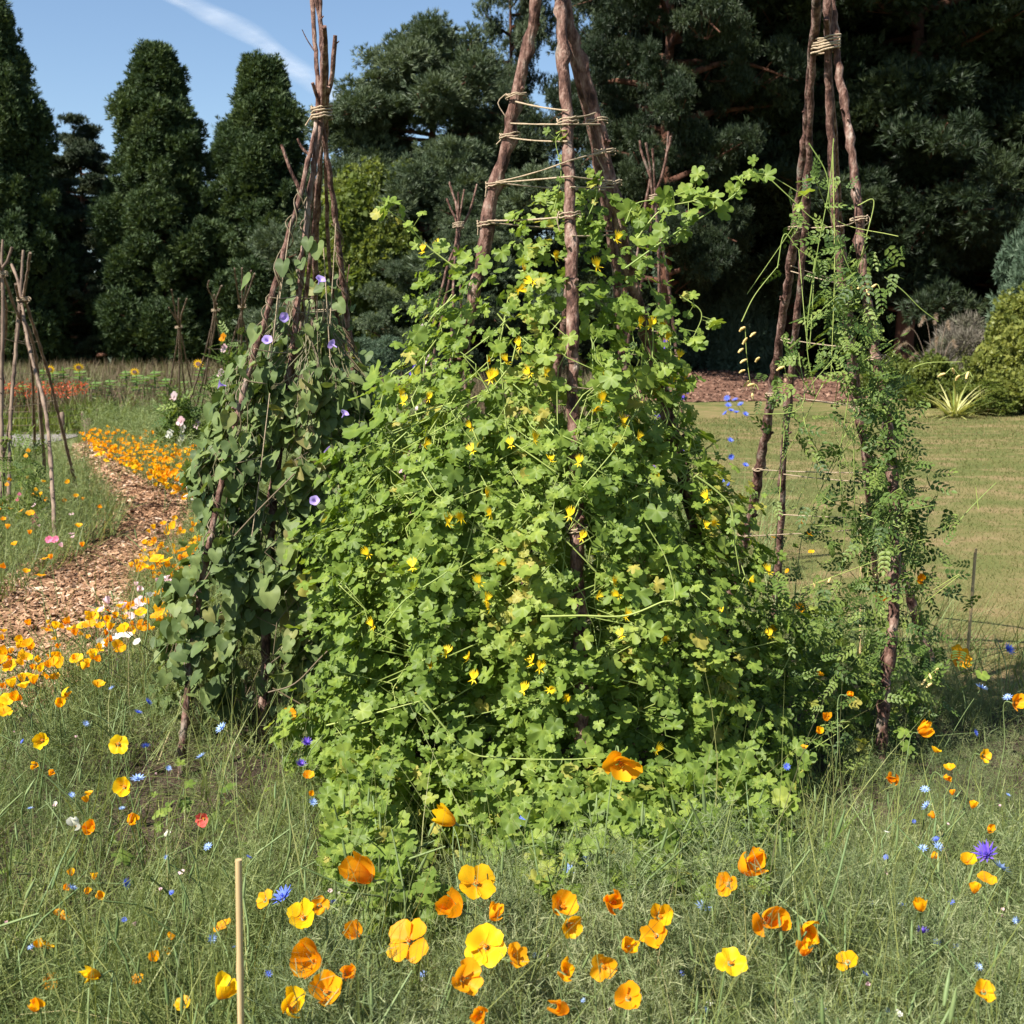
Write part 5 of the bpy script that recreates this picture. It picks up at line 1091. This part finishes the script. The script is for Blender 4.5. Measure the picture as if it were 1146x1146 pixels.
drift([(80, 576), (82, 602), (62, 604), (55, 604), (50, 570), (38, 566), (80, 598), (44, 590), (70, 612)], .28, .05, ('crimson', 'pink'), 'small crimson-pink flower in the bed left of the path', 'crimson-pink flowers of the left bed', name='pink_flower', cat='flower')
drift([(152, 656), (186, 650), (176, 652), (154, 662), (122, 676), (115, 684), (136, 682), (150, 678), (158, 674), (190, 656), (185, 664), (145, 690)], .33, .062, ('pink',), 'pale pink poppy among the golden ones near the left wigwam', 'pale pink poppies near the path')
drift([(123, 708), (130, 714), (155, 720), (112, 722), (140, 712), (168, 668), (160, 692)], .32, .055, ('white',), 'cream poppy among the golden ones below the path', 'cream poppies below the path')
drift(band(24, [(196, 538), (228, 520), (238, 560), (212, 570)]), .26, .045, ('white',), 'tiny white flower in the patch at the end of the poppy drift', 'tiny white flowers by the poppy drift', name='white_flower', cat='flower')
drift([(250, 560), (225, 572), (318, 612), (355, 632), (302, 680), (272, 680), (345, 640), (268, 650), (332, 545), (232, 610), (346, 654), (236, 600)], .45, .045, ('orange',), 'small orange bloom glimpsed through the heart-leaved vine', 'orange blooms inside the left wigwam')
drift([(866, 602), (882, 640), (897, 586), (908, 618), (916, 756), (900, 838), (915, 820), (1066, 890), (1046, 916), (1088, 905), (1042, 960), (1104, 985), (1090, 1000), (1083, 965), (1063, 862), (1046, 842)], .38, .04, ('golden', 'orange'), 'small golden bloom in the tangle round the right wigwam', 'golden blooms round the right wigwam')
drift([(50, 1062), (46, 1060), (60, 1100), (80, 980), (105, 985), (96, 1000), (108, 1004), (70, 1030), (192, 1052), (186, 1066), (155, 1100), (205, 1124), (100, 890), (98, 898), (65, 1025), (76, 995), (175, 1075), (250, 1038), (345, 870), (350, 890)], .25, .042, ('orange', 'golden'), 'small half-hidden orange bloom low in the foreground meadow at left', 'half-hidden blooms in the left meadow')

# blue, violet and pale flowers with pointed rays
def ray_flower(nr, w_, lay, mat, up=.25):
    mb = MB()
    for l in range(lay):
        for i in range(nr):
            a = (i + l * .5) * 2 * PI / nr; T = blade_t(3, w_, .1); V = T[0] * [1, 1 - .25 * l, 1]; V[:, 0] *= np.interp(T[2], [0, .5, 1], [.4, 1.3, .8]); V[:, 2] += V[:, 1] * (up + .35 * l)
            mb.add(np.c_[V[:, 0] * math.cos(a) + V[:, 1] * math.sin(a), -V[:, 0] * math.sin(a) + V[:, 1] * math.cos(a), V[:, 2]], T[1], 0, rng.random(), T[2])
    for i in range(7): a = i * .9; tube(mb, [[0, 0, 0], [.12 * math.cos(a), .12 * math.sin(a), .35]], [.03, .03], 4, 0, rnd=0)
    tube(mb, [[0, 0, -.22], [0, 0, -.05], [0, 0, .05]], [.04, .14, .1], 6, 1); tube(mb, smooth_path([[0, 0, -.2], [.3, .5, -4], [.4, 1.0, -9]], 3), .045, 4, 1)
    return mb.mesh('blue_flower', [M[mat], M['flower_stem']])
RF = {'blue': ray_flower(10, .30, 2, 'petal_blue'), 'pale': ray_flower(9, .34, 2, 'petal_pale_blue', .12), 'violet': ray_flower(11, .28, 3, 'petal_violet', .5)}
def rays(pts, label, group, h=.32, name='cornflower', cat='flower'):
    for (x, y, s, k, *l) in pts:
        c = G(x, y, h if len(l) < 2 else l[1]); d = np.linalg.norm(c - [0, 0, CH]); o = tag(link(name, RF[k]), l[0] if l and l[0] else label, cat, group)
        o.location = tuple(c); S = s / F * d * .5; o.scale = (S,) * 3; o.rotation_euler = (.6 + rng.normal() * .3, rng.normal() * .3, rng.normal())
rays([(x, y, 9, 'blue') for x, y in ((815, 454), (823, 448), (829, 453), (812, 463), (824, 462), (834, 464), (817, 493), (818, 511), (811, 536), (807, 538), (816, 543), (783, 506), (769, 470), (834, 521), (818, 460), (814, 446))], 'small blue cornflower on a tall thin stem between creeper and right wigwam', 'tall blue cornflowers behind the creeper', h=.95)
rays([(1105, 957, 28, 'violet', 'large deep violet-blue cornflower at the right of the meadow'), (1120, 972, 24, 'pale', 'pale blue ragged flower just below the large violet cornflower'), (1128, 585 + 142, 16, 'blue', 'bright blue flower at the right edge beside the lawn'),
      (318, 1004, 28, 'blue', 'clear blue love-in-a-mist beside the narrow-petalled orange poppy'), (154, 798, 12, 'blue', 'blue flower left of the left wigwam, nearer one'), (165, 786, 12, 'blue', 'blue flower left of the left wigwam, further one'),
      (248, 815, 16, 'pale', 'light blue flower at the foot of the left wigwam'), (225, 847, 14, 'pale', 'light blue flower under the left wigwam on the soil'), (163, 836, 12, 'blue', 'blue flower right of the open yellow-gold poppy'),
      (154, 872, 18, 'pale', 'light blue flower touching the poppy with the orange heart'), (140, 989, 14, 'blue', 'small blue flower alone in the left meadow'), (80, 994, 14, 'pale', 'whitish blue flower in the left meadow'),
      (585, 920, 16, 'blue', 'blue flower in front of the creeper, left one'), (657, 963, 20, 'pale', 'blue flower in front of the creeper, largest and lowest'), (655, 945, 12, 'pale', 'small blue flower above the largest one in front of the creeper'), (636, 974, 16, 'pale', 'faint blue flower left of the largest one in front of the creeper'),
      (787, 1016, 22, 'pale', 'pale blue flower between the right-hand pair and the curled orange poppy'), (343, 832, 14, 'violet', 'mauve flower between the two left climbers, upper'), (336, 856, 14, 'violet', 'mauve flower between the two left climbers, lower'),
      (1033, 950, 12, 'pale', 'pale blue flower, upper one right of the right wigwam foot'), (1050, 948, 14, 'pale', 'pale blue flower beside its twin right of the right wigwam foot'), (1031, 1044, 16, 'violet', 'dark violet flower under the golden poppy at right'), (1049, 1055, 10, 'blue', 'narrow deep blue flower near the pink seed heads'),
      (1098, 770, 16, 'pale', 'pale blue flower in front of the lawn at right'), (1128, 781, 12, 'pale', 'pale blue flower touching the orange poppy at the right edge'), (1035, 884, 12, 'pale', 'pale blue flower behind the deep orange poppy'), (1037, 902, 14, 'pale', 'pale blue flower below the deep orange poppy'),
      (1095, 1082, 10, 'pale', 'faint blue flower above the golden poppy at lower right'), (1010, 1013, 10, 'pale', 'faint blue star flower left of the golden poppy at right'), (233, 948, 12, 'pale', 'icy blue flower in the grass near the coral poppy'), (237, 1050, 12, 'pale', 'icy blue flower left of the bamboo cane'),
      (350, 898, 12, 'pale', 'whitish blue flower at the left rim of the creeper'), (880, 858, 10, 'blue', 'small blue flower in the shade right of the creeper'), (602, 552, 8, 'violet', 'single violet-blue bloom in the middle of the creeper leaves', .95)], 'blue flower', 'single blue and violet meadow flowers')

# ------------------------------------------------------------------ far field, flowers, fence
rng = np.random.default_rng(401)
FIELD = np.array([[-22, 22.5], [-3, 22.5], [2, 25], [3, 52], [-30, 52]])
P = sample(FIELD, 42000, 22, 1.2); mb = MB(); m = len(P)
Y = unit(rng.normal(size=(m, 3)) * .3 + [0, 0, 1]); L_ = .55 + .45 * rng.random(m)
scatter(mb, blade_t(2, 1, .3), np.c_[P, np.zeros(m)], frames_y(Y), np.c_[.022 + .02 * rng.random(m), L_, L_], np.clip(.4 + .25 * wob(np.c_[P, P[:, 0] * 0], .6) + .25 * rng.normal(size=m), 0, 1))
tag(mb.obj('field_crop', M['crop']), 'field of dry brownish plants behind the flower beds at left', 'crop', None, 'stuff')
def sunflower(n, bloom):
    mb = MB(); tube(mb, smooth_path([[0, 0, 0], [.02, 0, .6], [0, 0, 1.15]], 4), .014, 5, 0, rnd=.3)
    k = 12; z = .3 + .85 * np.arange(k) / k; a = np.arange(k) * 2.4; Yd = np.c_[np.cos(a), np.sin(a), .25 + 0 * a]
    T = heart_leaf(.3, .1); scatter(mb, T, np.c_[0 * a, 0 * a, z] + Yd * .06, frames(np.c_[-.3 * np.cos(a), -.3 * np.sin(a), 1 + 0 * a], Yd), .16 + .06 * rng.random(k), None, 0)
    if bloom:
        for i in range(14): a = i * .449; T = blade_t(2, .35, .05); V = T[0] * .11; mb.add(np.c_[V[:, 0] * math.cos(a) + V[:, 1] * math.sin(a), np.full(len(V), -.1), 1.2 - V[:, 0] * math.sin(a) + V[:, 1] * math.cos(a)], T[1], 1)
        tube(mb, [[0, -.09, 1.2], [0, -.115, 1.2]], [.045, .045], 10, 2)
    return mb.mesh('sunflower', [M['sun_leaf'], M['petal_yellow'], M['bark']])
SF = [sunflower(0, True), sunflower(1, False)]
for i, (x, y, b) in enumerate([(88, 411, 1), (58, 413, 1), (152, 416, 1), (225, 407, 1), (70, 408, 0), (48, 410, 0), (95, 420, 0), (106, 424, 0), (122, 422, 0), (130, 428, 0), (152, 422, 0), (160, 418, 0), (172, 412, 0), (185, 420, 0), (12, 424, 0), (25, 428, 0), (240, 422, 0), (165, 436, 0), (120, 440, 0), (92, 440, 0), (60, 432, 0), (260, 424, 0), (380, 420, 0), (140, 412, 0), (205, 424, 0), (215, 436, 0)]):
    Y = rng.uniform(23, 27) if not b else 25; p = W(x, y, Y); o = tag(link('sunflower', SF[0 if b else 1]), 'sunflower with an open yellow head in the brownish field' if b else 'young leafy sunflower without a bloom in the brownish field', 'sunflower', 'open sunflowers in the field' if b else 'young sunflowers in the field')
    o.location = (p[0], Y, 0); s = max(.55, p[2] / 1.2); o.scale = (s * 1.25, s * 1.25, s); o.rotation_euler = (0, 0, rng.normal() * .4)
# crocosmia and leafy green block
C2 = gpoly([(-120, 487), (140, 487), (150, 472), (-120, 468)])
P = sample(C2, 5000); m = len(P); mb = MB(); px, _ = proj(np.c_[P, P[:, 0] * 0]); L_ = (.35 + .3 * rng.random(m)) * np.interp(px, [-100, 60, 80, 150], [.6, .7, 1.05, 1.0])
scatter(mb, blade_t(3, 1, .4), np.c_[P, 0 * L_], frames_y(unit(rng.normal(size=(m, 3)) * .3 + [0, 0, 1])), np.c_[np.full(m, .03), L_, L_])
tag(mb.obj('sword_leaves', M['broad_leaf']), 'block of upright green sword-shaped leaves behind the low fence', 'foliage', None, 'stuff')
C3 = gpoly([(-150, 480), (92, 480), (100, 470), (-150, 466)])
P = sample(C3, 700); m = len(P); mb = MB(); zz = .55 + .22 * rng.random(m)
scatter(mb, blade_t(1, .5, .2), np.c_[P, zz], frames_y(rdir(m)), .06 * np.ones(m)); scatter(mb, blade_t(1, .5, .2), np.c_[P + .03, zz + .02], frames_y(rdir(m)), .06 * np.ones(m))
tag(mb.obj('red_flower_haze', M['crocosmia']), 'mass of orange-red flower sprays above green leaves at the far left', 'flowers', None, 'stuff')
def post(x, y0, y1, r, label, m='bark_far'):
    b = G(x, y1); tp = W(x, y0, b[1]); mb = MB(); tube(mb, [[0, 0, -.1], [0, 0, tp[2] * .5], [0, 0, tp[2]], [0, 0, tp[2] + r * .4]], [r, r, r, r * .5], 8)
    o = link('fence_post', mb.mesh('fence_post', M[m])); tag(o, label, 'post', 'posts of the low netting fence'); o.location = (b[0], b[1], 0)
for x, y0, y1, r, l in ((71, 462, 492, .035, 'short wooden fence post left of the thick one in the low netting fence'), (100, 470, 492, .075, 'thickest and shortest wooden post by the poppies at the path end'), (94, 461, 486, .03, 'thin post just left of the thickest short one'), (110, 458, 484, .03, 'thin wooden post right of the thickest short one'),
    (137, 454, 480, .045, 'dark post left of the tallest one near the fence end'), (145, 448, 472, .05, 'tallest dark post at the right end of the low fence'), (122, 462, 480, .022, 'slender post in the middle of the low fence'), (47, 458, 494, .028, 'fence post seen between the sticks of the far left wigwam'), (165, 452, 470, .02, 'first slender post beyond the tallest dark one'), (180, 454, 468, .02, 'last slender post beyond the tallest dark one, right')):
    post(x, y0, y1, r, l)
t = empty('wire_fence', tuple(G(100, 484)), 'low wire netting strung between small posts by the gravel path', 'fence'); FO = np.array(t.location)
for h in (.1, .22, .34, .44):
    mb = MB(); tube(mb, smooth_path([G(x, y) * [1, 1, 0] + [0, 0, h] for x, y in ((-120, 494), (0, 492), (71, 489), (110, 482), (145, 471), (180, 467))], 5), .004, 4); mb.v = [v - FO for v in mb.v]; mb.obj('wire', M['bark_far'], t)
# grass strip between path and gravel
S3 = gpoly([(84, 500), (92, 486), (150, 476), (190, 466), (230, 466), (230, 478), (110, 490)])
grass(S3, 5000, 30, (.05, .12), .006, 'grass', 'verge_grass', 'strip of green grass at the far end of the bark path', .5, 1)
print('small poppies', NP)
# extra stalks with buds and slim pods standing among the near foliage
rng = np.random.default_rng(501)
P = sample(NEAR, 1800, 2.6, 1.6); P = P[vin(P)]; m = len(P); mb = MB(); h = hmap(P) * 1.35 * (.7 + .5 * rng.random(m)) + .03
def stalk_t(seed):
    r = np.random.default_rng(seed); mb = MB(); tube(mb, smooth_path([[0, 0, 0], [.03, .35, .04 * r.normal()], [.02 + .06 * r.normal(), .72, .06], [.10 * r.normal(), 1, .1 * r.normal()]], 3), [.006] * 9 + [.004], 4, cap=False)
    q = np.array([0, .99, 0]); tube(mb, [q * .97, q, q * 1.05, q * 1.09], [.004, .009, .007, .002], 5, rnd=.7); V = np.concatenate(mb.v)
    fs = [f if f.shape[1] == 4 else np.c_[f, f[:, 2]] for f in mb.f]; fs = [f[f[:, 2] != f[:, 3]] for f in fs]; return V, np.concatenate(fs), np.concatenate(mb.t)
for j in range(3):
    i = np.arange(m) % 3 == j; scatter(mb, stalk_t(j), np.c_[P, 0 * h][i], frames_y(unit(rng.normal(size=(i.sum(), 3)) * .28 + [0, 0, 1])), h[i])
tag(mb.obj('bud_stalks', M['flower_stem']), 'thin stalks with small buds and slim pods rising from the meadow', 'flower stalks', None, 'stuff')
# the part of the drift too thick to count: tiny blooms behind the nearer ones
mb = MB(); tp = []
for k in range(3):
    me = SPM['golden'][k]; v = np.empty(len(me.vertices) * 3); me.vertices.foreach_get('co', v); v = v.reshape(-1, 3)
    f = np.array([p.vertices[:] for p in me.polygons if len(p.vertices) == 4 and p.material_index == 0]); tp.append((v, f, np.full(len(v), .6)))
Pp = band(560, [(88, 486), (120, 477), (165, 482), (228, 500), (228, 545), (190, 545), (140, 520), (100, 502)])
P = np.array([G(x, y, .26 + .09 * rng.normal()) for x, y in Pp]); m = len(P)
for k in range(3):
    i = np.arange(m) % 3 == k; scatter(mb, tp[k], P[i], frames(unit(rng.normal(size=(i.sum(), 3)) * .5 + [0, -.4, 1]), rdir(i.sum())), .026 + .012 * rng.random(i.sum()), None, k % 3)
tag(mb.obj('poppy_mass', [M['petal_orange'], M['petal_golden'], M['petal_yellow']]), 'thick mass of tiny poppies filling the drift beyond the path bend', 'poppies', None, 'stuff')

# thick small blooms along the right edge of the path and the near row
def mass(n, poly, h, name, label, sz0):
    Pp = band(n, poly); P = np.array([G(x, y, h + .04 * rng.normal()) for x, y in Pp]); m = len(P); mb = MB()
    for k in range(3):
        i = np.arange(m) % 3 == k; scatter(mb, tp[k], P[i], frames(unit(rng.normal(size=(i.sum(), 3)) * .5 + [0, -.4, 1]), rdir(i.sum())), sz0 * (.7 + .6 * rng.random(i.sum())), None, (k + 1) % 3)
    tag(mb.obj(name, [M['petal_orange'], M['petal_golden'], M['petal_yellow']]), label, 'poppies', None, 'stuff')
mass(70, [(165, 596), (215, 570), (236, 575), (236, 650), (200, 655), (150, 640), (150, 620)], .27, 'poppy_edge', 'thick run of tiny poppies leaning over the right edge of the path', .03)
mass(90, [(-10, 708), (40, 700), (105, 684), (150, 662), (195, 655), (192, 712), (130, 735), (70, 760), (-10, 800)], .31, 'poppy_row', 'many tiny half-hidden poppies filling the row along the near side of the path', .024)
# tiny scattered meadow flowers
Z = [(260, 1060), (300, 1090), (180, 960), (120, 905), (70, 890), (30, 905), (210, 1000), (25, 1060), (150, 1030), (280, 960), (380, 1010), (450, 985), (480, 1090), (590, 1070), (660, 1120), (760, 1090), (790, 1130), (880, 1120), (930, 1130), (980, 1090), (1000, 1130), (1060, 1010), (1130, 1030), (1080, 1060), (1120, 890), (1060, 940), (985, 960), (960, 1010), (1020, 920), (1090, 820), (190, 860), (15, 830), (90, 810), (130, 770)]
rays([(x + rng.normal() * 8, y, 7 + 3 * rng.random(), 'pale' if rng.random() < .6 else 'blue') for x, y in Z], 'tiny blue flower speckled among the foreground meadow foliage', 'tiny blue flowers in the meadow', h=.27)
drift([(x + 12 * rng.normal(), y + 14 * rng.normal()) for x, y in Z[::2] + Z[1::3]], .27, .016, ('pink', 'white', 'pink'), 'tiny pink or white flower speckled among the foreground meadow foliage', 'tiny pink and white flowers in the meadow', name='tiny_flower', cat='flower')
